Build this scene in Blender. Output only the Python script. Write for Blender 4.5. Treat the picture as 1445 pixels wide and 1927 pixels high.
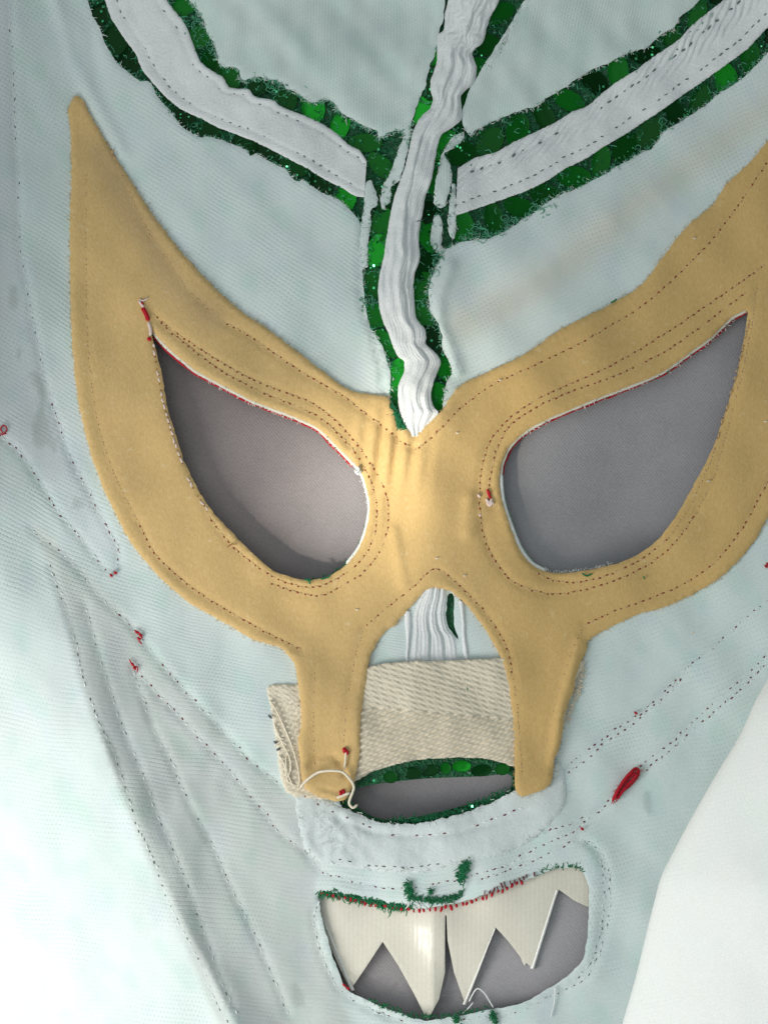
import bpy, math, random
import numpy as np
from mathutils import Vector, Quaternion, kdtree
from mathutils.geometry import delaunay_2d_cdt

random.seed(7); RNG = np.random.default_rng(7)
for o in list(bpy.data.objects): bpy.data.objects.remove(o)
scene = bpy.context.scene
col = scene.collection

# ------------------------------------------------------------------ camera, world, lamps, exposure
K = 0.00012            # metres per photo pixel on the z = 0 plane
D = 0.42               # camera distance
CX, CY = 722.5, 963.5
cam = bpy.data.objects.new('camera', bpy.data.cameras.new('camera'))
col.objects.link(cam)
cam.location = (0, 0, D)
cam.data.sensor_fit = 'VERTICAL'; cam.data.sensor_height = 24
cam.data.lens = 24 * D / (1927 * K)
cam.data.clip_start = 0.01; cam.data.clip_end = 20
scene.camera = cam

world = bpy.data.worlds.new('World'); scene.world = world; world.use_nodes = True
bg = world.node_tree.nodes['Background']
bg.inputs[0].default_value = (0.87, 0.98, 0.99, 1); bg.inputs[1].default_value = 0.30

def area(name, loc, target, sx, sy, power, color):
    l = bpy.data.lights.new(name, 'AREA'); l.shape = 'RECTANGLE'; l.size = sx; l.size_y = sy
    l.energy = power; l.color = color
    o = bpy.data.objects.new(name, l); col.objects.link(o); o.location = loc
    o.rotation_euler = (Vector(target) - Vector(loc)).to_track_quat('-Z', 'Y').to_euler()
    return o
area('window_lamp', (-0.185, -0.155, 0.13), (-0.085, -0.095, 0.0), 0.12, 0.13, 0.53, (1.0, 0.965, 0.91))
area('room_fill_lamp', (-0.18, 0.10, 0.62), (0.0, 0.0, 0.0), 0.55, 0.55, 0.85, (0.94, 1.0, 0.99))  # broad overhead fill added to brighten the upper half, not a known window

def beam(name, loc, target, size, power, color):
    l = bpy.data.lights.new(name, 'SPOT'); l.energy = power; l.color = color; l.spot_size = math.radians(size); l.spot_blend = 1.0; l.shadow_soft_size = 0.018
    o = bpy.data.objects.new(name, l); col.objects.link(o); o.location = loc
    o.rotation_euler = (Vector(target) - Vector(loc)).to_track_quat('-Z', 'Y').to_euler()
# sunlight slipping past the rim of the mask onto the nose bridge and the middle teeth
beam('sunbeam', (-0.17, -0.14, 0.22), (0.0005, 0.010, 0.004), 9, 6.0, (1.0, 0.92, 0.76))
beam('sunbeam', (-0.10, -0.26, 0.20), (0.008, -0.096, 0.0), 7, 1.5, (1.0, 0.96, 0.88))

scene.view_settings.view_transform = 'Standard'
scene.view_settings.look = 'None'
scene.view_settings.gamma = 1
scene.view_settings.use_curve_mapping = False
scene.view_settings.exposure = 0.0
scene.cycles.max_bounces = 6

# ------------------------------------------------------------------ helpers: curves and the mask's surface
def sstep(a, b, x):
    t = np.clip((np.asarray(x, float) - a) / (b - a), 0, 1); return t * t * (3 - 2 * t)

def smooth(pts, closed=False, step=4.0):
    """Catmull-Rom through traced points, resampled evenly."""
    p = np.array(pts, float); n = len(p); out = []
    idx = range(n if closed else n - 1)
    for i in idx:
        if closed: a, b, c, d = p[(i - 1) % n], p[i], p[(i + 1) % n], p[(i + 2) % n]
        else: a, b, c, d = p[max(i - 1, 0)], p[i], p[i + 1], p[min(i + 2, n - 1)]
        m = max(2, int(np.linalg.norm(c - b) / 1.5))
        t = np.linspace(0, 1, m, endpoint=False)[:, None]
        tens = 0.4
        m0 = tens * (c - a); m1 = tens * (d - b)
        out.append((2*t**3 - 3*t**2 + 1)*b + (t**3 - 2*t**2 + t)*m0 + (-2*t**3 + 3*t**2)*c + (t**3 - t**2)*m1)
    q = np.concatenate(out)
    q = np.vstack([q, p[:1] if closed else p[-1:]])
    return resample(q, step, closed)

def resample(q, step, closed=False):
    s = np.concatenate([[0], np.cumsum(np.linalg.norm(np.diff(q, axis=0), axis=1))])
    n = max(3 if closed else 2, int(round(s[-1] / step)) + 1)
    t = np.linspace(0, s[-1], n)
    r = np.stack([np.interp(t, s, q[:, i]) for i in range(q.shape[1])], 1)
    return r[:-1] if closed else r

def resample_n(q, n):
    q = np.array(q, float)
    s = np.concatenate([[0], np.cumsum(np.linalg.norm(np.diff(q, axis=0), axis=1))])
    t = np.linspace(0, s[-1], n)
    return np.stack([np.interp(t, s, q[:, i]) for i in range(q.shape[1])], 1)

def inside(poly, x, y):
    x = np.asarray(x, float); y = np.asarray(y, float)
    r = np.zeros(x.shape, bool); n = len(poly); j = n - 1
    for i in range(n):
        xi, yi = poly[i]; xj, yj = poly[j]
        if yi != yj:
            c = ((yi > y) != (yj > y)) & (x < (xj - xi) * (y - yi) / (yj - yi) + xi)
            r ^= c
        j = i
    return r

def pdist(pts, x, y):
    """distance to a polyline and which side (sign > 0 on the right-hand side going down the page)"""
    x = np.asarray(x, float); y = np.asarray(y, float)
    best = np.full(x.shape, 1e9); sg = np.ones(x.shape)
    p = np.array(pts, float)
    for a, b in zip(p[:-1], p[1:]):
        d = b - a; L = d @ d + 1e-9
        t = np.clip(((x - a[0]) * d[0] + (y - a[1]) * d[1]) / L, 0, 1)
        ex = x - a[0] - t * d[0]; ey = y - a[1] - t * d[1]
        dd = np.hypot(ex, ey)
        c = d[0] * ey - d[1] * ex
        m = dd < best
        best = np.where(m, dd, best); sg = np.where(m, np.sign(c), sg)
    return best, -sg

_w = [(RNG.uniform(90, 260), RNG.uniform(0, 6.28), RNG.uniform(0, 6.28), RNG.uniform(0.5, 1)) for _ in range(14)]
def wob(x, y, scale=1.0):
    h = 0
    for wl, a, ph, am in _w:
        h = h + am * np.sin((x * math.cos(a) + y * math.sin(a)) * 6.283 / (wl * scale) + ph)
    return h / 5.0

CREASE = [(40, 960), (90, 1050), (130, 1180), (160, 1290), (210, 1430), (270, 1580), (345, 1740), (430, 1900), (500, 2040)]
SEAM = [(905, -250), (890, 0), (860, 120), (815, 260), (765, 430), (745, 560), (780, 650), (790, 740), (785, 820)]
def H(x, y):
    """height of the mask's inside surface, millimetres"""
    x = np.asarray(x, float); y = np.asarray(y, float)
    h = 9.0 * np.clip((230 - x) / 230, 0, 3) ** 2 * (1 - 0.9 * sstep(850, 1350, y))
    h = h + 4.0 * np.clip((x - 1150) / 300, 0, 3) ** 2
    h = h + 5.0 * np.clip((330 - y) / 330, 0, 3) ** 2
    d, s = pdist(CREASE, x, y)
    win = sstep(980, 1400, y)
    h = h + win * np.where(s > 0, 7.5 * np.exp(-d / 110.0), 7.5 - 0.030 * d)
    # nose bridge, and the seam standing up along the brow
    h = h + 3.4 * np.exp(-((x - 812) / 78) ** 2) * sstep(660, 800, y) * (1 - sstep(1020, 1200, y))
    d2, s2 = pdist(SEAM, x, y)
    h = h + 1.6 * np.exp(-(d2 / 70) ** 2) * (1 - sstep(700, 820, y))
    # brow hollow, cheek hollows round the eye openings
    h = h - 4.5 * np.exp(-((x - 720) / 120) ** 2 - ((y - 10) / 75) ** 2)
    h = h + 1.5 * np.exp(-((x - 480) / 200) ** 2 - ((y - 880) / 180) ** 2)
    h = h + 1.2 * np.exp(-((x - 1150) / 200) ** 2 - ((y - 860) / 180) ** 2)
    # chin and mouth bulge
    h = h + 2.0 * np.exp(-((x - 830) / 260) ** 2 - ((y - 1650) / 150) ** 2)
    h = h + 0.5 * wob(x, y)
    return h

def P(x, y, off=0.0):
    """point of the mask seen at photo pixel (x, y), off millimetres above its surface"""
    z = (H(x, y) + off) * 1e-3
    return Pz(x, y, z)
def Pz(x, y, z):
    f = (D - z) / D
    return np.stack([(np.asarray(x, float) - CX) * K * f, (CY - np.asarray(y, float)) * K * f, z + 0 * f], -1)

# ------------------------------------------------------------------ mesh building
def link(name, me, mats, parent=None, stuff=False, label=None, smooth_=True):
    for m in (mats if isinstance(mats, (list, tuple)) else [mats]): me.materials.append(m)
    if smooth_: me.polygons.foreach_set('use_smooth', np.ones(len(me.polygons), bool))
    o = bpy.data.objects.new(name, me); col.objects.link(o)
    if parent: o.parent = parent
    if stuff: o['kind'] = 'stuff'
    if label: o['label'] = label
    return o

def mesh_np(name, V, F, uv=None, tint=None, mi=None):
    me = bpy.data.meshes.new(name)
    me.from_pydata(V.tolist() if hasattr(V, 'tolist') else V, [], F.tolist() if hasattr(F, 'tolist') else F)
    if uv is not None:
        l = me.uv_layers.new(name='UVMap'); vi = np.empty(len(me.loops), int)
        me.loops.foreach_get('vertex_index', vi)
        l.data.foreach_set('uv', np.ascontiguousarray(uv[vi], dtype=np.float32).ravel())
    if tint is not None:
        a = me.color_attributes.new('tint', 'FLOAT_COLOR', 'POINT')
        c = np.ones((len(V), 4), np.float32); c[:, :3] = tint
        a.data.foreach_set('color', c.ravel())
    if mi is not None: me.polygons.foreach_set('material_index', np.array(mi, np.int32))
    me.update()
    return me

def grain_plain(x, y): return np.stack([x, y], -1)

def ragged(q, amp, seed, wl=9.0):
    """uneven cut edge: shift the points of a loop sideways by smooth noise"""
    if amp <= 0: return q
    r = np.random.default_rng(seed); n = len(q)
    m = max(4, int(n * 4.0 / wl)); c = r.normal(0, 1, m)
    v = np.interp(np.arange(n) * m / n, np.arange(m + 1), np.append(c, c[0]))
    v2 = r.normal(0, .35, n)
    t = np.roll(q, -1, 0) - np.roll(q, 1, 0); t /= np.linalg.norm(t, axis=1)[:, None] + 1e-9
    nrm = np.stack([-t[:, 1], t[:, 0]], 1)
    return q + nrm * ((v + v2) * amp)[:, None]

def sheet(name, outer, holes, off, thick, mat, parent, spacing=9.0, edge=None, rag=0.0, grain=grain_plain,
          tint=None, extra=None, step=5.0, label=None, seed=1, zfun=None, traced=True, skirt=0.35, edgelow=0.35):
    """a piece of cloth cut to an outline, laid on the mask's surface, with real thickness and rounded edges"""
    edge = edge or max(4.0, thick / 0.12)
    loops = []
    for i, l in enumerate([outer] + list(holes)):
        q = smooth(l, True, step) if traced else resample(np.vstack([l, l[:1]]).astype(float), step, True)
        loops.append(ragged(q, rag, seed * 31 + i))
    big = loops[0]
    x0, y0 = big.min(0); x1, y1 = big.max(0)
    gx, gy = np.meshgrid(np.arange(x0, x1, spacing), np.arange(y0, y1, spacing))
    gx = gx.ravel() + RNG.uniform(-.25, .25, gx.size) * spacing; gy = gy.ravel() + RNG.uniform(-.25, .25, gy.size) * spacing
    ok = inside(loops[0], gx, gy)
    for l in loops[1:]: ok &= ~inside(l, gx, gy)
    gx, gy = gx[ok], gy[ok]
    allb = np.concatenate(loops)
    kd = kdtree.KDTree(len(allb))
    for i, p in enumerate(allb): kd.insert((p[0], p[1], 0), i)
    kd.balance()
    gd = np.array([kd.find((a, b, 0))[2] for a, b in zip(gx, gy)]) if len(gx) else np.zeros(0)
    k = gd > max(step, spacing) * 0.45
    gx, gy, gd = gx[k], gy[k], gd[k]
    # two inset rings follow the edge so that it can round over
    pts = np.concatenate([allb, np.stack([gx, gy], 1)])
    edges = []; s = 0
    for l in loops:
        n = len(l); edges += [(s + i, s + (i + 1) % n) for i in range(n)]; s += n
    vo, eo, fo, ov, oe, of = delaunay_2d_cdt([Vector((a, b)) for a, b in pts], edges, [], 0, 1e-4, True)
    V2 = np.array([(v.x, v.y) for v in vo])
    dist = np.array([kd.find((v.x, v.y, 0))[2] for v in vo])
    F = np.array([tuple(f) for f in fo])
    cen = V2[F].mean(1); ok = inside(loops[0], cen[:, 0], cen[:, 1])
    for l in loops[1:]: ok &= ~inside(l, cen[:, 0], cen[:, 1])
    F = [tuple(f) for f in F[ok].tolist()]
    prof = edgelow + (1 - edgelow) * np.sqrt(np.clip(1 - (1 - np.clip(dist / edge, 0, 1)) ** 2, 0, 1))
    top = off + thick * prof
    if extra is not None: top = top + extra(V2[:, 0], V2[:, 1])
    W = P(V2[:, 0], V2[:, 1], top) if zfun is None else Pz(V2[:, 0], V2[:, 1], (zfun(V2[:, 0], V2[:, 1]) + top) * 1e-3)
    # make faces point at +z
    A, B, C = W[[f[0] for f in F]], W[[f[1] for f in F]], W[[f[2] for f in F]]
    up = np.cross(B - A, C - A)[:, 2]
    F = [f if u > 0 else f[::-1] for f, u in zip(F, up)]
    # skirt: boundary edges belong to one face
    cnt = {}
    for f in F:
        for a, b in ((f[0], f[1]), (f[1], f[2]), (f[2], f[0])):
            kk = (min(a, b), max(a, b)); cnt[kk] = (a, b) if kk not in cnt else None
    be = [e for e in cnt.values() if e]
    used = sorted({i for e in be for i in e}); mp = {v: i for i, v in enumerate(used)}
    base = len(W); nb = len(used)
    Wu = W[used]
    low = V2[used]; lo = off - skirt + (extra(low[:, 0], low[:, 1]) if extra is not None else 0)
    Wl = P(low[:, 0], low[:, 1], lo) if zfun is None else Pz(low[:, 0], low[:, 1], (zfun(low[:, 0], low[:, 1]) + lo) * 1e-3)
    VV = np.concatenate([W, Wu, Wl])
    for a, b in be:
        i, j = mp[a], mp[b]
        F.append((base + j, base + i, base + nb + i, base + nb + j))
    X2 = np.concatenate([V2, low, low])
    uv = grain(X2[:, 0], X2[:, 1])
    tn = tint(X2[:, 0], X2[:, 1]) if tint is not None else None
    me = mesh_np(name, VV, F, uv, tn)
    return link(name, me, mat, parent, label=label)

def tubes(name, lines, rad, mat, parent, sides=4, stuff=True, label=None, taper=True, mats_i=None):
    """many fine threads as one mesh; lines are arrays of world points, rad in metres (one value or one for each line)"""
    V = []; F = []; MI = []
    b = 0
    for li, L in enumerate(lines):
        L = np.asarray(L, float); n = len(L)
        r = rad[li] if np.ndim(rad) else rad
        t = np.gradient(L, axis=0); t /= np.linalg.norm(t, axis=1)[:, None] + 1e-12
        up = np.array([0.13, 0.21, 1.0]); s1 = np.cross(t, up); s1 /= np.linalg.norm(s1, axis=1)[:, None] + 1e-12
        s2 = np.cross(t, s1)
        rr = np.full(n, r)
        if taper: rr[0] *= .35; rr[-1] *= .35
        for kx in range(sides):
            a = 6.283 * kx / sides
            V.append(L + (s1 * math.cos(a) + s2 * math.sin(a)) * rr[:, None])
        for kx in range(sides):
            k2 = (kx + 1) % sides
            for i in range(n - 1):
                F.append((b + kx * n + i, b + k2 * n + i, b + k2 * n + i + 1, b + kx * n + i + 1))
                if mats_i is not None: MI.append(mats_i[li])
        b += sides * n
    me = mesh_np(name, np.concatenate(V), F, mi=MI if mats_i is not None else None)
    return link(name, me, mat, parent, stuff=stuff, label=label)

# ------------------------------------------------------------------ materials
class N:
    def __init__(s, name):
        s.m = bpy.data.materials.new(name); s.m.use_nodes = True; s.t = s.m.node_tree
        s.b = s.t.nodes['Principled BSDF']
    def n(s, typ, **kw):
        x = s.t.nodes.new(typ)
        for k, v in kw.items(): setattr(x, k, v)
        return x
    def l(s, a, b): s.t.links.new(a, b)
    def val(s, sock, v):
        if hasattr(v, 'is_output') or isinstance(v, bpy.types.NodeSocket): s.l(v, sock)
        else: sock.default_value = v
    def math(s, op, a, b=0.0, c=0.0):
        x = s.n('ShaderNodeMath', operation=op)
        for i, v in enumerate((a, b, c)): s.val(x.inputs[i], v)
        return x.outputs[0]
    def noise(s, vec, scale, detail=2.0, rough=.5, dims='3D'):
        x = s.n('ShaderNodeTexNoise', noise_dimensions=dims)
        if vec is not None: s.l(vec, x.inputs['Vector'])
        x.inputs['Scale'].default_value = scale; x.inputs['Detail'].default_value = detail; x.inputs['Roughness'].default_value = rough
        return x.outputs['Fac']
    def ramp(s, f, a, b, lo=0.0, hi=1.0):
        x = s.n('ShaderNodeMapRange', clamp=True)
        s.val(x.inputs[0], f); x.inputs[1].default_value = a; x.inputs[2].default_value = b
        x.inputs[3].default_value = lo; x.inputs[4].default_value = hi
        return x.outputs[0]
    def mix(s, f, a, b, mode='MIX'):
        x = s.n('ShaderNodeMix', data_type='RGBA', blend_type=mode)
        s.val(x.inputs[0], f)
        for sock, v in ((x.inputs[6], a), (x.inputs[7], b)):
            if isinstance(v, tuple): sock.default_value = (*v, 1) if len(v) == 3 else v
            else: s.l(v, sock)
        return x.outputs[2]
    def gray(s, f):
        x = s.n('ShaderNodeCombineColor'); [s.l(f, x.inputs[i]) for i in range(3)]; return x.outputs[0]
    def bump(s, h, strength, dist):
        x = s.n('ShaderNodeBump'); x.inputs['Strength'].default_value = strength; x.inputs['Distance'].default_value = dist
        s.l(h, x.inputs['Height']); s.l(x.outputs[0], s.b.inputs['Normal']); return x
    def obj(s): return s.n('ShaderNodeTexCoord').outputs['Object']
    def uv(s): return s.n('ShaderNodeTexCoord').outputs['UV']
    def set(s, **kw):
        for k, v in kw.items():
            sock = s.b.inputs[k.replace('_', ' ')]
            if isinstance(v, tuple): sock.default_value = (*v, 1) if len(v) == 3 else v
            else: s.val(sock, v)
        return s

def knit_material(name, pitch=8.6, strength=.36, base=None, holes=.28, sheen=.15):
    """thin white knit: fine ribs with rows of needle holes, tinted where the outer cloth shows through"""
    m = N(name); uv = m.uv(); ob = m.obj()
    sep = m.n('ShaderNodeSeparateXYZ'); m.l(uv, sep.inputs[0])
    u, v = sep.outputs[0], sep.outputs[1]
    nz = m.noise(ob, 260, 3)
    vv = m.math('MULTIPLY_ADD', v, 6.2832 / pitch, m.math('MULTIPLY', nz, 4.0))
    rib = m.math('SUBTRACT', 1.0, m.math('POWER', m.math('MULTIPLY_ADD', m.math('SINE', vv), .5, .5), 2.5))
    # needle holes sit in the valleys, every other row shifted
    row = m.math('FLOOR', m.math('DIVIDE', vv, 6.2832))
    uu = m.math('ADD', m.math('MULTIPLY', u, 6.2832 / 7.0), m.math('MULTIPLY', row, 3.1416))
    hu = m.math('MULTIPLY_ADD', m.math('SINE', uu), .5, .5)
    hole = m.math('MULTIPLY', m.ramp(hu, .5, .95), m.ramp(rib, .5, .1))
    patch = m.ramp(m.noise(ob, 70, 3), .40, .68, .05, 1.0)
    hole = m.math('MULTIPLY', hole, patch)
    fine = m.noise(ob, 3200, 2, .7)
    a = m.n('ShaderNodeAttribute', attribute_name='tint')
    c = a.outputs['Color'] if base is None else None
    if c is None:
        r = m.n('ShaderNodeRGB'); r.outputs[0].default_value = (*base, 1); c = r.outputs[0]
    mott = m.ramp(m.noise(ob, 38, 4, .6), .3, .7)
    c = m.mix(mott, c, m.mix(1.0, c, (.955, 1.0, .98), 'MULTIPLY'))
    c = m.mix(1.0, c, m.gray(m.ramp(fine, .25, .75, .90, 1.06)), 'MULTIPLY')
    c = m.mix(m.math('MULTIPLY', hole, holes), c, (.17, .23, .22))
    h = m.math('ADD', m.math('MULTIPLY', rib, m.ramp(m.noise(ob, 120, 3), .35, .7, .06, .6)), m.math('MULTIPLY', fine, .5))
    h = m.math('SUBTRACT', h, m.math('MULTIPLY', hole, .8))
    m.bump(h, strength, .00022)
    m.set(Base_Color=c, Roughness=.92, Sheen_Weight=sheen, Specular_IOR_Level=.15)
    return m.m

M = {}
M['knit'] = knit_material('white_knit')
M['flap'] = knit_material('pale_knit', strength=.15, holes=.10)
M['jersey'] = knit_material('forehead_knit', pitch=5.5, strength=.35, holes=.2)

def felt():
    m = N('tan_felt'); ob = m.obj()
    mp = m.n('ShaderNodeMapping'); m.l(ob, mp.inputs[0]); mp.inputs['Scale'].default_value = (1, .45, 1); mp.inputs['Rotation'].default_value = (0, 0, .7)
    f1 = m.noise(mp.outputs[0], 2600, 3, .65); f2 = m.noise(ob, 700, 3, .6); f3 = m.noise(ob, 60, 3)
    c = m.mix(m.ramp(f1, .3, .7), (.575, .39, .165), (.675, .475, .22))
    c = m.mix(m.ramp(f2, .62, .8), c, (.70, .55, .32))
    a = m.n('ShaderNodeAttribute', attribute_name='tint')
    c = m.mix(1.0, c, a.outputs['Color'], 'MULTIPLY')
    c = m.mix(1.0, c, m.gray(m.ramp(f3, .3, .7, .97, 1.02)), 'MULTIPLY')
    h = m.math('ADD', m.math('MULTIPLY', f1, .6), f2)
    m.bump(h, .4, .00025)
    m.set(Base_Color=c, Roughness=.95, Sheen_Weight=.35, Sheen_Roughness=.4, Specular_IOR_Level=.1)
    return m.m
M['felt'] = felt()

def cotton(name, base, lo=.86, scale=1500, bump=.5, sheen=.15, rough=.9):
    m = N(name); ob = m.obj()
    f1 = m.noise(ob, scale, 3, .65); f2 = m.noise(ob, 170, 3)
    k = m.math('MULTIPLY', m.ramp(f1, .25, .75, lo, 1.06), m.ramp(f2, .3, .7, .94, 1.04))
    c = m.mix(1.0, base, m.gray(k), 'MULTIPLY')
    m.bump(f1, bump, .0003)
    m.set(Base_Color=c, Roughness=rough, Sheen_Weight=sheen, Specular_IOR_Level=.12)
    return m.m
M['tape'] = cotton('white_cotton_tape', (.76, .785, .80), scale=2400)
M['nose_tape'] = cotton('unbleached_cotton', (.75, .68, .545), lo=.80, scale=1900, bump=.7)
M['terry'] = cotton('white_brushed_cotton', (.63, .695, .70), lo=.92, scale=1700, bump=.4, sheen=.3)
M['white_thread'] = cotton('white_thread', (.80, .83, .82), bump=.2)
M['lining_thread'] = cotton('lining_thread', (.68, .73, .73), bump=.2)
M['rim_cord'] = cotton('rim_cord', (.72, .70, .61), bump=.4)
M['cream_thread'] = cotton('cream_thread', (.82, .74, .60), bump=.2)
M['pink_thread'] = cotton('pink_white_thread', (.74, .60, .57), bump=.2)
M['tan_thread'] = cotton('tan_thread', (.56, .38, .20), bump=.2)
M['red_thread'] = cotton('red_thread', (.45, .012, .025), bump=.2, sheen=.05, rough=.55)
M['brown_thread'] = cotton('brown_thread', (.26, .075, .04), bump=.2, sheen=0)
M['maroon_thread'] = cotton('maroon_thread', (.17, .045, .05), bump=.2, sheen=0)
M['slate_thread'] = cotton('slate_thread', (.14, .15, .155), bump=.2, sheen=0)
M['green_thread'] = cotton('green_thread', (.010, .17, .065), bump=.2, sheen=.1, rough=.5)
M['mint_thread'] = cotton('mint_thread', (.10, .42, .25), bump=.2, sheen=.2, rough=.5)
M['felt_fibre'] = cotton('tan_fibre', (.58, .40, .17), bump=.1, sheen=.3)

def foil(name, ca, cb, metal):
    m = N(name); ob = m.obj()
    g = m.n('ShaderNodeObjectInfo').outputs['Random']
    c = m.mix(g, ca, cb)
    f = m.noise(ob, 900, 2)
    m.bump(f, .12, .0002)
    m.set(Base_Color=c, Metallic=metal, Roughness=.2, Specular_IOR_Level=.10)
    return m.m
M['foil'] = foil('green_foil', (.001, .05, .004), (.003, .13, .009), .12)
M['foil_dark'] = foil('dark_green_foil', (.001, .018, .003), (.002, .045, .006), .3)
M['foil_bright'] = foil('bright_green_foil', (.008, .20, .015), (.012, .28, .02), .6)
def shell():
    m = N('green_sequin_cloth'); ob = m.obj()
    v = m.n('ShaderNodeTexVoronoi', feature='DISTANCE_TO_EDGE'); m.l(ob, v.inputs['Vector']); v.inputs['Scale'].default_value = 900
    e = m.ramp(v.outputs['Distance'], .02, .2)
    f = m.noise(ob, 700, 4, .7)
    c = m.mix(e, (.012, .15, .055), (.004, .065, .022))
    c = m.mix(m.ramp(f, .55, .75), c, (.012, .15, .06))
    h = m.math('SUBTRACT', m.math('MULTIPLY', f, 1.2), e)
    m.bump(h, .8, .0005)
    m.set(Base_Color=c, Roughness=m.ramp(f, .3, .7, .25, .7), Specular_IOR_Level=.5)
    return m.m
M['shell'] = shell()
def vinyl():
    m = N('off_white_vinyl'); ob = m.obj()
    sp = m.n('ShaderNodeSeparateXYZ'); m.l(ob, sp.inputs[0])
    r = m.math('SINE', m.math('MULTIPLY_ADD', sp.outputs[0], 6.2832 / (.00012 * 8.5), m.math('MULTIPLY', m.noise(ob, 300, 2), 2.5)))
    f = m.noise(ob, 1500, 3)
    c = m.mix(m.ramp(f, .3, .7), (.67, .64, .555), (.72, .69, .60))
    m.bump(m.math('MULTIPLY_ADD', r, .5, m.math('MULTIPLY', f, .6)), .07, .0002)
    m.set(Base_Color=c, Roughness=.27, Specular_IOR_Level=.5)
    return m.m
M['vinyl'] = vinyl()
def greycloth():
    m = N('grey_brown_cloth'); ob = m.obj()
    sp = m.n('ShaderNodeSeparateXYZ'); m.l(ob, sp.inputs[0])
    s = m.math('MULTIPLY_ADD', m.math('ADD', sp.outputs[0], m.math('MULTIPLY', sp.outputs[1], .8)), 6.2832 / .00075, m.math('MULTIPLY', m.noise(ob, 400, 2), 2.0))
    tw = m.math('SINE', s)
    f = m.noise(ob, 2300, 3, .7); g = m.noise(ob, 90, 3); st = m.noise(ob, 28, 3)
    c = m.mix(m.ramp(f, .3, .7), (.305, .295, .315), (.375, .365, .39))
    c = m.mix(m.ramp(sp.outputs[0], .015, -.03), c, m.mix(1.0, c, (.93, .82, .77), 'MULTIPLY'))
    c = m.mix(1.0, c, m.gray(m.ramp(g, .3, .7, .92, 1.05)), 'MULTIPLY')
    m.bump(m.math('MULTIPLY_ADD', tw, .10, f), .4, .0003)
    m.set(Base_Color=c, Roughness=.9, Sheen_Weight=.15, Specular_IOR_Level=.15)
    return m.m
M['cloth'] = greycloth()

# ------------------------------------------------------------------ the cloth the mask lies on
g = np.linspace(-.32, .32, 150)
X, Y = np.meshgrid(g, g)
Z = -.0027 + .0012 * np.sin(X * 62 + Y * 30 + .6) + .0009 * np.sin(Y * 95 - X * 40) + .0005 * np.sin(X * 160 + 2) \
    - .002 * np.exp(-((X - .012) / .035) ** 2 - ((Y + .06) / .02) ** 2)
n = len(g)
F = [(j * n + i, j * n + i + 1, (j + 1) * n + i + 1, (j + 1) * n + i) for j in range(n - 1) for i in range(n - 1)]
cl = link('ground_cloth', mesh_np('ground_cloth', np.stack([X.ravel(), Y.ravel(), Z.ravel()], 1), F), M['cloth'])
cl['kind'] = 'structure'

# ------------------------------------------------------------------ the mask
mask = bpy.data.objects.new('wrestling_mask', None); col.objects.link(mask)
mask['label'] = 'inside of a mask with white lining, tan felt eye patch and pointed teeth'
mask['category'] = 'mask'

LEFT_EYE = [(285, 621), (310, 648), (337, 672), (366, 695), (399, 714), (441, 736), (478, 755), (549, 782), (590, 800), (611, 816), (639, 844),
            (664, 868), (680, 890), (692, 925), (696, 956), (691, 990), (677, 1030), (652, 1062), (618, 1085), (580, 1092), (549, 1086),
            (515, 1074), (474, 1040), (434, 999), (403, 965), (375, 925), (347, 868), (331, 818), (316, 768), (304, 699), (291, 650)]
RIGHT_EYE = [(1402, 584), (1373, 600), (1333, 638), (1291, 668), (1251, 697), (1212, 715), (1169, 732), (1122, 750), (1075, 769), (1029, 789),
             (997, 806), (974, 824), (954, 847), (943, 875), (939, 906), (944, 941), (956, 980), (974, 1027), (997, 1060), (1025, 1076), (1056, 1079),
             (1099, 1074), (1154, 1062), (1201, 1043), (1240, 1012), (1275, 965), (1306, 910), (1337, 851), (1365, 773), (1388, 695), (1404, 605)]
MOUTH = [(600, 1680), (640, 1684), (680, 1691), (740, 1703), (800, 1708), (860, 1700), (910, 1684), (950, 1671), (1000, 1652), (1040, 1636), (1075, 1632),
         (1095, 1640), (1106, 1668), (1107, 1720), (1103, 1770), (1095, 1805), (1070, 1835), (1035, 1858), (990, 1884), (950, 1895), (900, 1904), (850, 1914), (800, 1920), (765, 1912), (700, 1886),
         (650, 1858), (632, 1815), (612, 1752), (603, 1715)]
NOSE_HOLE = [(640, 1512), (655, 1475), (700, 1420), (780, 1395), (880, 1392), (965, 1410), (990, 1470), (966, 1497), (920, 1518), (880, 1533), (830, 1548), (780, 1556), (720, 1551), (670, 1535)]

def grow(poly, d):
    q = np.array(poly, float); c = np.roll(q, -1, 0) - np.roll(q, 1, 0)
    c /= np.linalg.norm(c, axis=1)[:, None]
    area2 = np.sum(q[:, 0] * np.roll(q[:, 1], -1) - np.roll(q[:, 0], -1) * q[:, 1])
    nrm = np.stack([c[:, 1], -c[:, 0]], 1) * (1 if area2 > 0 else -1)
    return (q + nrm * d).tolist()

# outer shell of green sequin cloth (seen in the seams, at the eye rims and in the nostril opening)
EDGE = [(-240, -230), (300, -240), (800, -250), (1250, -240), (1690, -230), (1700, 400), (1700, 1000), (1690, 1500), (1600, 2060), (1000, 2080), (400, 2080), (-240, 2060), (-250, 1300), (-250, 500)]
SHELL_NOSE = [(662, 1508), (672, 1484), (720, 1474), (790, 1466), (850, 1463), (910, 1461), (958, 1457), (962, 1480), (940, 1498), (900, 1508), (850, 1522), (800, 1534), (745, 1544), (700, 1536)]
shell_o = sheet('sequin_shell', EDGE, [grow(LEFT_EYE, 3), grow(RIGHT_EYE, 3), SHELL_NOSE, grow(MOUTH, 8)], -.35, .3, M['shell'], mask, spacing=22, step=9,
                label='green sequin cloth of the outer face showing in the seams')

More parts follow.
